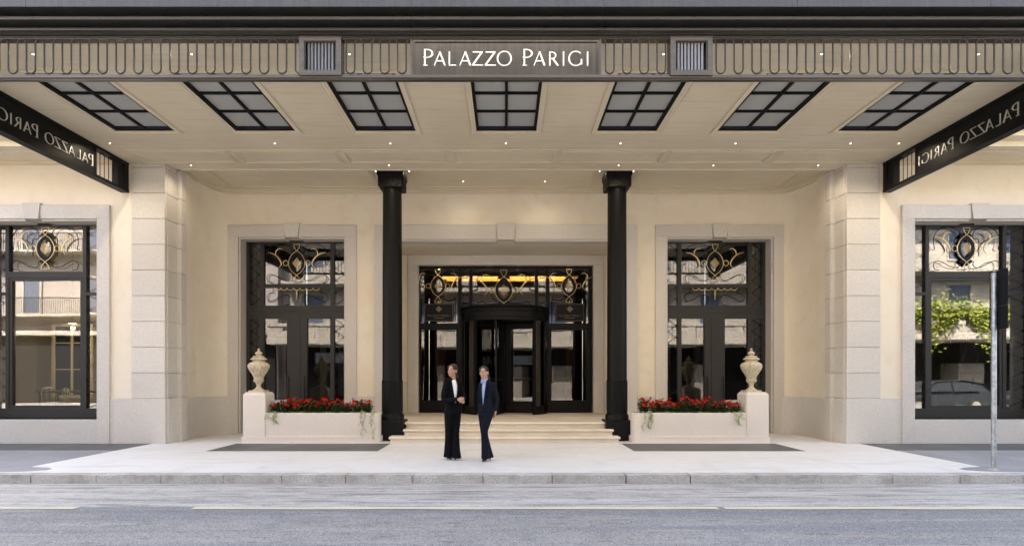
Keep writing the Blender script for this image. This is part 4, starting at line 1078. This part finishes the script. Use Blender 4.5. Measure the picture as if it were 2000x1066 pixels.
    tag(gc.build('ground_cover', 'vine_leaf'), f'low pale ground cover edging the {side} planter', 'ground cover', None, 'stuff')

# ================================================================== SIGN POST
spx, spy = PX(1941, 9.45), 9.45
t = thing('sign_post', 'galvanised street sign post on the pavement with two dark sign backs', 'sign post', (spx, spy, 0))
MB().lathe([(.038, -.02), (.038, 3.26), (.030, 3.275)], (spx, spy), 20).build('pole', 'galvanised', t, smooth=40)
MB().lathe([(.075, -.003), (.065, .012), (.045, .022), (.039, .05)], (spx, spy), 16).build('collar', 'kerb_stone', t, smooth=40)
bd = Vector((-.16, -.987, 0)); nb = Vector((-bd.y, bd.x, 0)) * -1
def board(a0, a1, z0, z1, name='sign_board'):
    o = Vector((spx + .055, spy, 0))
    c = [o + bd * a0, o + bd * a1]; m = MB()
    q = nb * .006
    m.add([tuple(c[0] + q + Vector((0, 0, z0))), tuple(c[1] + q + Vector((0, 0, z0))), tuple(c[1] - q + Vector((0, 0, z0))), tuple(c[0] - q + Vector((0, 0, z0))),
           tuple(c[0] + q + Vector((0, 0, z1))), tuple(c[1] + q + Vector((0, 0, z1))), tuple(c[1] - q + Vector((0, 0, z1))), tuple(c[0] - q + Vector((0, 0, z1)))],
          [(0, 3, 2, 1), (4, 5, 6, 7), (0, 1, 5, 4), (1, 2, 6, 5), (2, 3, 7, 6), (3, 0, 4, 7)])
    b = m.build(name, 'sign_back', t)
    for a in (a0, a1): MB().tube([tuple(o + bd * a + Vector((0, 0, z0))), tuple(o + bd * a + Vector((0, 0, z1)))], .008, 6).build('rim', 'sign_back', b)
board(-.17, .245, 2.72, 3.31); board(-.18, .245, 2.33, 2.712)
for z in (3.20, 2.78, 2.63, 2.38):
    MB().lathe([(.044, z - .014), (.044, z + .014)], (spx, spy), 16).box(spx + .035, spx + .075, spy - .012, spy + .012, z - .012, z + .012).build('bracket', 'galvanised', t)

# ================================================================== PEOPLE
def ring(c, rx, ry, yaw): 
    cs, sn = math.cos(yaw), math.sin(yaw)
    return (c, (rx * cs, rx * sn, 0), (-ry * sn, ry * cs, 0))
def limb(mb, pts, rs, n=14): 
    # round limb with resampled smooth centreline
    P = [Vector(p) for p in pts]; out = []; ro = []
    for i in range(len(P) - 1):
        p0 = P[max(i - 1, 0)]; p1 = P[i]; p2 = P[i + 1]; p3 = P[min(i + 2, len(P) - 1)]
        for k in range(4):
            t = k / 4
            out.append(.5 * ((2 * p1) + (p2 - p0) * t + (2 * p0 - 5 * p1 + 4 * p2 - p3) * t * t + (3 * p1 - p0 - 3 * p2 + p3) * t ** 3)); ro.append(rs[i] + (rs[i + 1] - rs[i]) * t)
    out.append(P[-1]); ro.append(rs[-1]); mb.tube(out, ro, n)
    mb.ball(P[0], rs[0], n, 8); mb.ball(P[-1], rs[-1], n, 8)
def hand(mb, wrist, palm_dir, side, normal, curl=.5):
    d = Vector(palm_dir).normalized(); s = Vector(side).normalized(); nn = Vector(normal).normalized(); w = Vector(wrist)
    rot = Matrix((s, d, nn)).transposed()
    mb.ball(w + d * .040, (.034, .046, .016), 12, 8, rot)
    for i, (o, ln) in enumerate(((-.024, .052), (-.008, .062), (.009, .058), (.024, .045))):
        b = w + d * .074 + s * o; m1 = b + d * ln * .5 - nn * curl * ln * .15; m2 = b + d * ln * .85 - nn * curl * ln * .55; 
        mb.tube([tuple(b - d * .02), tuple(b), tuple(m1), tuple(m2)], [.0095, .0092, .0085, .0065], 8); mb.ball(m2, .0065, 8, 6)
    th = w + d * .02 - s * .034
    mb.tube([tuple(th + s * .014), tuple(th - s * .018 + d * .03), tuple(th - s * .022 + d * .062 - nn * .012)], [.012, .011, .008], 8)
def shoe(parent, toe, heel, zt):
    """court shoe from heel to toe with a slim heel"""
    a = Vector(heel); b = Vector(toe); d = (b - a); d.z = 0; d.normalize(); s = Vector((-d.y, d.x, 0)); L_ = (b - a).length
    m = MB(); rings = []
    for f_, wd_, hz, bz in ((0, .024, .055, a.z + .062), (.2, .030, .045, a.z + .055), (.45, .032, .032, (a.z + .045) * .7 + b.z * .3), (.7, .040, .028, b.z + .018), (.9, .030, .022, b.z + .014), (1.0, .010, .012, b.z + .010)):
        p = a.lerp(b, f_); c = Vector((p.x, p.y, bz + hz * .5)); rings.append((c, s * wd_, Vector((0, 0, hz * .62))))
    m.loft(rings, 14)
    m.tube([(a.x + d.x * .012, a.y + d.y * .012, a.z + .085), (a.x + d.x * .008, a.y + d.y * .008, a.z + .03), (a.x + d.x * .010, a.y + d.y * .010, a.z + .001)], [.020, .010, .008], 8)
    return m.build('shoe', 'shoe_leather', parent, smooth=50)
def head(body, parent_fn, hc, yaw, tilt=0):
    """adds the head to the body mesh, returns a function placing features in head space (x right of face, -y forward)"""
    rot = (Matrix.Rotation(yaw, 3, 'Z') @ Matrix.Rotation(tilt, 3, 'Y')) * 1.09; hc = Vector(hc)
    def T(p): return hc + rot @ Vector(p)
    body.ball(T((0, .012, .028)), (.071, .090, .086), 20, 14, rot); body.ball(T((0, -.022, -.035)), (.056, .062, .074), 18, 12, rot)
    body.ball(T((0, -.048, -.082)), (.027, .026, .024), 12, 8, rot)
    body.ball(T((0, -.088, -.018)), (.010, .016, .016), 10, 8, rot); body.tube([tuple(T((0, -.080, .016))), tuple(T((0, -.092, -.016)))], [.007, .010], 8)
    body.ball(T((0, -.066, .028)), (.046, .022, .012), 12, 8, rot)
    for s in (-1, 1):
        body.ball(T((s * .033, -.060, -.018)), (.022, .022, .020), 10, 8, rot)
        body.ball(T((s * .070, .010, -.006)), (.010, .017, .028), 10, 8, rot)
    return T, rot
def face(parent, T, rot):
    for s in (-1, 1):
        e = MB().ball(T((s * .029, -.0785, .008)), (.0125, .008, .0065), 12, 8, rot).build('eye', 'eye_white', parent, smooth=True)
        MB().ball(T((s * .029, -.0845, .008)), (.0062, .004, .0062), 10, 6, rot).build('iris', 'eye_dark', e, smooth=True)
        MB().tube([tuple(T((s * .014, -.088, .025))), tuple(T((s * .030, -.087, .030))), tuple(T((s * .046, -.076, .025)))], [.003, .0036, .002], 6).build('eyebrow', 'hair', parent)
    MB().ball(T((0, -.0815, -.052)), (.021, .010, .0055), 12, 8, rot).ball(T((0, -.0800, -.060)), (.017, .010, .0055), 12, 8, rot).build('lips', 'lips', parent, smooth=True)
def hair_mesh(T, rot, tail):
    h = MB()
    h.ball(T((0, .022, .040)), (.078, .092, .083), 22, 16, rot)
    h.ball(T((0, .045, -.005)), (.070, .066, .075), 18, 12, rot)
    for s in (-1, 1): h.ball(T((s * .052, -.012, .058)), (.026, .058, .040), 14, 10, rot)
    pts = [tuple(T(p)) for p in tail]; h.tube(pts, [.026] + [.030] * (len(pts) - 3) + [.022, .008], 10)
    return h

def person_one():
    p0 = Vector((PX(884, 10.6), 10.6, .002))
    t = thing('person', 'person in black trouser suit and white top with hands held at the waist', 'person', tuple(p0), None)
    W = lambda x, y, z: (p0.x + x, p0.y + y, p0.z + z)
    yaw = R(38)                 # body turned towards the revolving door side
    b = MB()
    T, rot = head(b, None, W(-.002, 0, 1.655), R(-26), R(3))
    b.loft([ring(W(.010, .03, 1.40), .060, .045, yaw), ring(W(.010, .015, 1.50), .056, .05, yaw), ring(W(.006, .01, 1.56), .048, .047, yaw), ring(W(0, .008, 1.64), .048, .05, yaw)], 16)
    b.loft([ring(W(0, .02, .88), .130, .085, yaw), ring(W(0, .02, .98), .120, .078, yaw), ring(W(.005, .025, 1.10), .100, .062, yaw), ring(W(.008, .03, 1.25), .118, .060, yaw), ring(W(.008, .03, 1.38), .125, .060, yaw), ring(W(.008, .03, 1.45), .085, .050, yaw)], 20)
    shL, shR = W(-.110, -.077, 1.430), W(.117, .094, 1.430)
    elL, wrL = W(-.150, -.11, 1.13), W(.105, -.170, 1.13)
    elR, wrR = W(.205, .05, 1.15), W(.165, -.130, 1.150)
    limb(b, [shL, elL, wrL], [.042, .036, .026]); limb(b, [shR, elR, wrR], [.042, .036, .026])
    hand(b, wrL, (1, -.10, .10), (0, .2, 1), (0, -1, 0), .6)
    hand(b, wrR, (.5, -.35, -.7), (.5, .2, .3), (.6, -.6, .0), .8)
    for hx_, kn, an in ((W(-.068, -.02, .86), W(-.078, -.005, .50), W(-.086, .024, .10)), (W(.072, .05, .86), W(.062, .01, .50), W(.074, -.04, .10))): limb(b, [hx_, kn, an], [.072, .045, .032])
    bm_ = remesh(b, .0065, 3).build('body', 'skin', t, smooth=True)
    face(t, T, rot)
    hair_mesh(T, rot, [(0, .10, .02), (0, .125, -.03), (.01, .120, -.10), (.02, .10, -.19), (.02, .09, -.24)]).build('hair', 'hair', t, smooth=True)
    # white top
    fd = Vector((math.sin(yaw), -math.cos(yaw), 0))
    def inner(z, ext, rx): c = Vector(W(.006, 0, z)) + fd * .02; return ring(tuple(c), rx, ext - .02, yaw)
    MB().loft([inner(1.04, .078, .075), inner(1.14, .074, .08), inner(1.26, .078, .09), inner(1.36, .072, .09), inner(1.43, .064, .062), inner(1.485, .052, .046)], 20).build('top', 'white_cloth', t, smooth=True)
    j = MB()
    j.loft([ring(W(.0, .02, .855), .180, .134, yaw), ring(W(0, .02, .93), .172, .130, yaw), ring(W(0, .02, 1.03), .146, .112, yaw), ring(W(.004, .022, 1.12), .132, .102, yaw), ring(W(.006, .025, 1.26), .145, .104, yaw), ring(W(.008, .03, 1.39), .168, .100, yaw), ring(W(.008, .03, 1.45), .164, .088, yaw), ring(W(.008, .033, 1.485), .128, .072, yaw), ring(W(.008, .035, 1.51), .090, .064, yaw), ring(W(.008, .037, 1.54), .066, .058, yaw)], 24)
    limb(j, [shL, elL, tuple(Vector(wrL) - Vector((.03, 0, 0)))], [.056, .050, .040]); limb(j, [shR, elR, tuple(Vector(wrR) + Vector((0, .03, 0)))], [.056, .050, .040])
    cutm = remesh(j, .008, 4)
    # front opening: drop the faces in front of the white top
    fdir = Vector((math.sin(yaw), -math.cos(yaw), 0)); sdir_ = Vector((math.cos(yaw), math.sin(yaw), 0)); c0 = Vector(W(0, 0, 0)); keep = []
    for f_ in cutm.f:
        c = sum((Vector(cutm.v[i]) for i in f_), Vector()) / len(f_) - c0
        a = c.dot(fdir); s = c.dot(sdir_)
        wv = .012 + max(0, (c.z - 1.10)) * .19
        if a > .04 and abs(s - .005) < wv and 1.06 < c.z < 1.56 and not (c.y < -.13 and c.z < 1.2): continue
        keep.append(f_)
    cutm.f = keep
    jk = cutm.build('jacket', 'black_suit', t, smooth=True)
    for s in (-1, 1):
        q = [c0 + fdir * d_ + sdir_ * (.005 + s * o_) + Vector((0, 0, z_)) for z_, o_, d_ in ((1.09, .024, .098), (1.20, .050, .094), (1.31, .072, .088), (1.44, .084, .068), (1.52, .066, .036))]
        MB().loft([(x, sdir_ * w_, fdir * .005) for x, w_ in zip(q, (.010, .020, .026, .024, .012))], 8).build('lapel', 'black_suit', jk, smooth=True)
    tr_ = MB()
    for (hx_, kn, an, hem) in ((W(-.068, -.02, .89), W(-.078, -.005, .50), W(-.085, .02, .18), W(-.088, .03, .045)), (W(.072, .05, .89), W(.062, .01, .50), W(.068, -.03, .18), W(.082, -.05, .035))):
        tr_.loft([ring(hx_, .082, .100, yaw), ring(tuple(Vector(hx_).lerp(Vector(kn), .35)), .078, .088, yaw), ring(kn, .062, .066, yaw), ring(tuple(Vector(kn).lerp(Vector(an), .5)), .064, .070, yaw), ring(an, .074, .080, yaw), ring(hem, .086, .096, yaw)], 18)
    tr_.loft([ring(W(0, .015, .84), .150, .118, yaw), ring(W(0, .02, .97), .140, .108, yaw)], 20)
    remesh(tr_, .009, 4).build('trousers', 'black_suit', t, smooth=True)
    shoe(t, W(.165, -.10, .028), W(.045, -.045, 0), 0); shoe(t, W(-.02, -.06, 0), W(-.11, .065, 0), 0)
def person_two():
    p0 = Vector((PX(950, 10.43), 10.43, .002))
    t = thing('person', 'person in navy trouser suit and blue shirt with one arm hanging back', 'person', tuple(p0), None)
    W = lambda x, y, z: (p0.x + x, p0.y + y, p0.z + z)
    yaw = R(-36)
    b = MB()
    T, rot = head(b, None, W(-.045, -.01, 1.615), R(-8), R(-5))
    b.loft([ring(W(-.004, .03, 1.36), .060, .045, yaw), ring(W(-.012, .015, 1.46), .056, .05, yaw), ring(W(-.022, .008, 1.52), .048, .047, yaw), ring(W(-.038, 0, 1.60), .048, .05, yaw)], 16)
    b.loft([ring(W(-.01, .02, .86), .130, .085, yaw), ring(W(-.01, .02, .97), .120, .078, yaw), ring(W(-.005, .025, 1.08), .100, .062, yaw), ring(W(.0, .03, 1.22), .118, .060, yaw), ring(W(.0, .03, 1.34), .125, .060, yaw), ring(W(0, .03, 1.41), .085, .05, yaw)], 20)
    shL, shR = W(-.100, .09, 1.392), W(.122, -.077, 1.392)
    elR, wrR = W(.192, -.02, 1.13), W(.165, -.03, .915)
    elL, wrL = W(-.14, .15, 1.13), W(-.12, .12, .92)
    limb(b, [shL, elL, wrL], [.042, .036, .026]); limb(b, [shR, elR, wrR], [.042, .036, .026])
    hand(b, wrR, (-.15, -.10, -1), (.5, -.8, 0), (1, .2, 0), .5); hand(b, wrL, (.1, -.1, -1), (.5, .8, 0), (-1, .2, 0), .5)
    for hx_, kn, an in ((W(-.072, .04, .86), W(-.045, .04, .52), W(.05, .075, .10)), (W(.055, -.04, .86), W(-.035, -.07, .55), W(-.02, -.025, .10))): limb(b, [hx_, kn, an], [.072, .045, .032])
    remesh(b, .0065, 3).build('body', 'skin', t, smooth=True)
    face(t, T, rot)
    hair_mesh(T, rot, [(.02, .09, .02), (.035, .11, -.02), (.05, .10, -.08), (.055, .09, -.13), (.05, .085, -.17)]).build('hair', 'hair', t, smooth=True)
    fdir = Vector((math.sin(yaw), -math.cos(yaw), 0)); sdir_ = Vector((math.cos(yaw), math.sin(yaw), 0)); c0 = Vector(W(0, 0, 0))
    def inner(z, ext, rx, dx=0): c = Vector(W(dx, 0, z)) + fdir * .02; return ring(tuple(c), rx, ext - .02, yaw)
    sh = MB().loft([inner(1.0, .086, .075), inner(1.10, .074, .08), inner(1.22, .078, .09), inner(1.33, .074, .09), inner(1.41, .066, .066, -.004), inner(1.465, .060, .056, -.012), inner(1.505, .056, .055, -.020)], 20).build('shirt', 'blue_shirt', t, smooth=True)
    for s in (-1, 1):
        q = c0 + Vector((-.018, 0, 1.475)) + fdir * .058 + sdir_ * (s * .032)
        MB().loft([(q + Vector((0, 0, .034)) - fdir * .008, sdir_ * .020, fdir * .004), (q, sdir_ * .026, fdir * .005), (q - Vector((0, 0, .055)) + fdir * .016 + sdir_ * (s * .012), sdir_ * .012, fdir * .004)], 8).build('collar', 'blue_shirt', sh, smooth=True)
    j = MB()
    j.loft([ring(W(-.005, .02, .90), .178, .134, yaw), ring(W(-.005, .02, .97), .166, .126, yaw), ring(W(-.003, .02, 1.09), .134, .104, yaw), ring(W(.002, .022, 1.22), .146, .106, yaw), ring(W(.003, .025, 1.35), .170, .102, yaw), ring(W(.003, .028, 1.415), .167, .090, yaw), ring(W(.0, .03, 1.445), .130, .074, yaw), ring(W(.0, .03, 1.47), .092, .064, yaw), ring(W(-.008, .03, 1.495), .068, .058, yaw)], 24)
    limb(j, [shR, elR, tuple(Vector(wrR) + Vector((0, 0, .035)))], [.057, .050, .042]); limb(j, [shL, elL, tuple(Vector(wrL) + Vector((0, 0, .035)))], [.056, .050, .042])
    cutm = remesh(j, .008, 4); keep = []
    for f_ in cutm.f:
        c = sum((Vector(cutm.v[i]) for i in f_), Vector()) / len(f_) - c0
        a = c.dot(fdir); s = c.dot(sdir_)
        wv = .012 + max(0, (c.z - 1.02)) * .13
        if a > .03 and abs(s + .012) < wv and 1.02 < c.z < 1.53: continue
        keep.append(f_)
    cutm.f = keep
    jk = cutm.build('jacket', 'navy_suit', t, smooth=True)
    for s in (-1, 1):
        q = [c0 + fdir * d_ + sdir_ * (-.012 + s * o_) + Vector((0, 0, z_)) for z_, o_, d_ in ((1.08, .028, .096), (1.18, .048, .094), (1.28, .064, .089), (1.40, .074, .070), (1.48, .062, .040))]
        MB().loft([(x, sdir_ * w_, fdir * .005) for x, w_ in zip(q, (.010, .018, .024, .022, .012))], 8).build('lapel', 'navy_suit', jk, smooth=True)
    tr_ = MB()
    for (hx_, kn, an, hem) in ((W(-.072, .04, .90), W(-.045, .04, .52), W(.03, .07, .18), W(.060, .08, .055)), (W(.055, -.04, .90), W(-.035, -.07, .55), W(-.022, -.03, .18), W(-.015, -.02, .045))):
        tr_.loft([ring(hx_, .082, .100, yaw), ring(tuple(Vector(hx_).lerp(Vector(kn), .35)), .080, .088, yaw), ring(kn, .064, .068, yaw), ring(tuple(Vector(kn).lerp(Vector(an), .5)), .062, .068, yaw), ring(an, .068, .074, yaw), ring(hem, .075, .086, yaw)], 18)
    tr_.loft([ring(W(-.005, .01, .82), .145, .115, yaw), ring(W(-.005, .02, .96), .138, .106, yaw)], 20)
    remesh(tr_, .009, 4).build('trousers', 'navy_suit', t, smooth=True)
    shoe(t, W(-.055, -.16, 0), W(-.005, .02, 0), 0); shoe(t, W(-.06, .03, 0), W(.075, .10, 0), 0)
person_one(); person_two()

# ================================================================== OTHER SIDE OF THE STREET (seen in the glass)
OY = -6.0
ob = thing('terrace_building', 'pale stone building with planted terrace reflected in the doors and right window', 'building', (12, OY, 0))
m = MB(); m.box(-15, 45, OY - 9, OY - 1.2, 0, 3.55); m.build('ground_floor', 'opp_dark', ob)  # near black: the shade under the terrace is put into the colour
for i in range(1, 13):
    x = -14.4 + i * 4.6
    for k in range(4): MB().cbox(x - .75, x + .75, OY - 1.3, OY + .15, k * .58 + .003, k * .58 + .575, .02).build('stone_block', 'opp_pier', ob)
    MB().box(x - .6, x + .6, OY - 1.3, OY + .05, 2.32, 3.5).build('pier', 'opp_dark', ob)  # upper pier coloured near black for the shade below the slab
MB().cbox(-15, 45, OY - 1.3, OY + 2.0, 3.56, 3.95, .03).build('terrace_slab', 'opp_stone', ob)
for i in range(40):
    x = -15 + i * 1.5
    MB().cbox(x + .01, x + 1.49, OY + 1.55, OY + 1.9, 3.952, 4.42, .02).build('parapet_block', 'opp_stone', ob)
    MB().cbox(x + .01, x + .95, OY + 1.58, OY + 1.85, 4.425, 4.70, .02).build('parapet_block', 'opp_stone', ob)
    MB().cbox(x + .01, x + 1.49, OY + 1.52, OY + 1.92, 4.705, 4.90, .02).build('parapet_coping', 'opp_stone', ob)
m = MB(); m.box(-15, 45, OY - 9, OY - 1.5, 3.96, 17); m.build('wall', 'opp_cream', ob)
for k, z in enumerate((7.7, 11.3, 14.7)):
    MB().cbox(-15, 45, OY - 1.5, OY - .2, z, z + .25, .02).build('balcony_slab', 'opp_stone', ob)
    for i in range(7):
        x = -13 + i * 8.4
        MB().cbox(x, x + 5.0, OY - .5, OY - .25, z + .252, z + 1.1, .02).build('balcony_parapet', 'opp_stone', ob)
    for i in range(17):
        x = -13.2 + i * 3.4
        wn_ = MB().frame(x - .75, x + .75, z - 2.7, z - .5, .1, OY - 1.6, OY - 1.44).build('window', 'opp_stone', ob)
        MB().box(x - .65, x + .65, OY - 1.52, OY - 1.49, z - 2.6, z - .6).build('pane', 'shutter', wn_)
# shop sign
t = thing('shop_sign', 'grey shop fascia sign with dark letters reflected in the side door', 'sign', (-9.5, OY, 2.5))
MB().cbox(-12.6, -6.2, OY + .06, OY + .12, 2.45, 3.1, .01).build('board', 'shop_sign', t)
place_text(t, [('F', 0, 75), ('I', 60, 75), ('O', 95, 75), ('R', 190, 75), ('I', 262, 75)], (-7.0, OY + .121, 2.58), (-1, 0, 0), (0, 1, 0), .0056, 0, .02, 'opp_dark', 0)
# ivy on the terrace
r = random.Random(9); iv = MB()
for i in range(17000):
    x = r.uniform(15.5, 31.5); c = math.sin(x * 1.1) + .5 * math.sin(x * 2.7)
    if r.random() < .38: z = 4.95 - abs(r.gauss(0, .36)) * (1.1 + .95 * math.sin(x * 2.2)); y = OY + 1.95 + r.uniform(0, .22)
    else: z = 4.85 + abs(r.gauss(0, .34)) * (1.15 + .3 * c); y = OY + r.uniform(.9, 2.0)
    b = r.uniform(0, 6.28)
    iv.add(leafface(Vector((x, y, z)), Vector((math.cos(b), math.sin(b), r.uniform(-.8, .4))), Vector((0, .4, 1)), r.uniform(.12, .21), r.uniform(.05, .08)), LEAF_F)
tag(iv.build('ivy', 'ivy_leaf'), 'yellow green ivy spilling over the terrace, reflected in the right window', 'ivy', None, 'stuff')
# grey house
gh = thing('balcony_house', 'grey plaster house with iron balcony reflected in the left window', 'building', (-26, OY, 0))
MB().box(-48, -15.003, OY - 9, OY - 1.35, 0, 16).box(-48, -15.3, OY - 1.349, OY - .5, 0, 16).build('wall', 'opp_plaster', gh)
MB().box(-48, -15.4, OY - .49, OY - .3, 0, 3.9).build('shaded_base', 'opp_dark', gh)  # shaded ground floor, its darkness painted into the colour
MB().cbox(-48, -15.35, OY - .5, OY + .15, 3.92, 4.2, .03).build('string_course', 'opp_stone', gh)
MB().cbox(-20.6, -15.35, OY - .5, OY + .9, 4.25, 4.9, .03).build('bay_parapet', 'opp_stone', gh)
for k in range(3):
    for i in range(9):
        x = -46 + i * 3.6; z = 5.2 + k * 3.7
        wn_ = MB().frame(x - .6, x + .6, z, z + 2.3, .12, OY - .6, OY - .42).build('window', 'opp_stone', gh)
        MB().box(x - .48, x + .48, OY - .50, OY - .46, z + .12, z + 2.18).build('pane', 'shutter', wn_)
    MB().cbox(-34, -24, OY - .5, OY + .5, 5.0 + k * 3.7, 5.14 + k * 3.7, .02).build('balcony_slab', 'opp_stone', gh)
    rl = MB().box(-34, -24, OY + .44, OY + .48, 6.05 + k * 3.7, 6.10 + k * 3.7)
    for i in range(80): rl.box(-34 + i * .125, -33.98 + i * .125, OY + .45, OY + .47, 5.145 + k * 3.7, 6.049 + k * 3.7)
    rl.build('railing', 'opp_dark', gh)
# parked cars on the far kerb
def car(x, y, paint, label):
    t = thing('parked_car', label, 'car', (x, y, -.14), 'cars parked on the far kerb')
    z = -.14
    prof = [(-2.2, .35), (-2.25, .62), (-2.1, .88), (-1.15, 1.0), (-.45, 1.46), (.9, 1.52), (1.75, 1.40), (2.15, .98), (2.25, .6), (2.2, .35)]
    body = MB(); n = len(prof)
    rows_ = [(-.86, .90), (-.90, 1.0), (.90, 1.0), (.86, .90)]
    vs = []
    for yy, s in ((-.80, .97), (-.90, 1.0), (.90, 1.0), (.80, .97)):
        for px_, pz in prof:
            tum = 1 - .16 * max(0, (pz - .95) / .57)
            vs.append((x + px_ * s, y + yy * tum, z + .2 + (pz - .2) * (1 if abs(yy) < .85 else .985)))
    fs = [tuple(range(n)), tuple(range(3 * n, 4 * n))] + [(l * n + k, l * n + (k + 1) % n, (l + 1) * n + (k + 1) % n, (l + 1) * n + k) for l in range(3) for k in range(n)]
    body.add(vs, fs); body.build('body', paint, t)
    for s in (-1, 1):
        MB().prism([(-.95, 1.0), (-.42, 1.38), (.25, 1.42), (.25, 1.0)], s * .84, s * .885, lambda p, q, tt: (x + p, y + tt * (1 - .16 * max(0, (q - .95) / .57)) + s * .02, z + q)).build('window', 'car_paint_dark', t)
        MB().prism([(.33, 1.0), (.33, 1.42), (1.1, 1.40), (1.6, 1.02)], s * .84, s * .885, lambda p, q, tt: (x + p, y + tt * (1 - .16 * max(0, (q - .95) / .57)) + s * .02, z + q)).build('window', 'car_paint_dark', t)
        for wx in (-1.35, 1.35):
            wh = MB().lathe([(.2, -.10), (.33, -.10), (.335, 0), (.33, .10), (.2, .10)], (0, 0), 24)
            wh.v = [(x + wx + a, y + s * .82 + c, z + .335 + b) for a, b, c in wh.v]
            wo = wh.build('wheel', 'rubber', t, smooth=40)
            ri = MB().lathe([(.05, -.108), (.2, -.104), (.2, .104), (.05, .108)], (0, 0), 18); ri.v = [(x + wx + a, y + s * .82 + c, z + .335 + b) for a, b, c in ri.v]
            ri.build('rim', 'chair_metal', wo)
        MB().ball((x - 2.16, y + s * .62, z + .72), (.08, .16, .08), 10, 8).build('headlight', 'car_lamp', t)
    return t
car(20.6, -.3, 'car_paint_dark', 'dark parked car reflected in the middle of the right window')
car(26.2, -.3, 'car_paint_dark', 'dark parked car reflected at the edge of the right window')
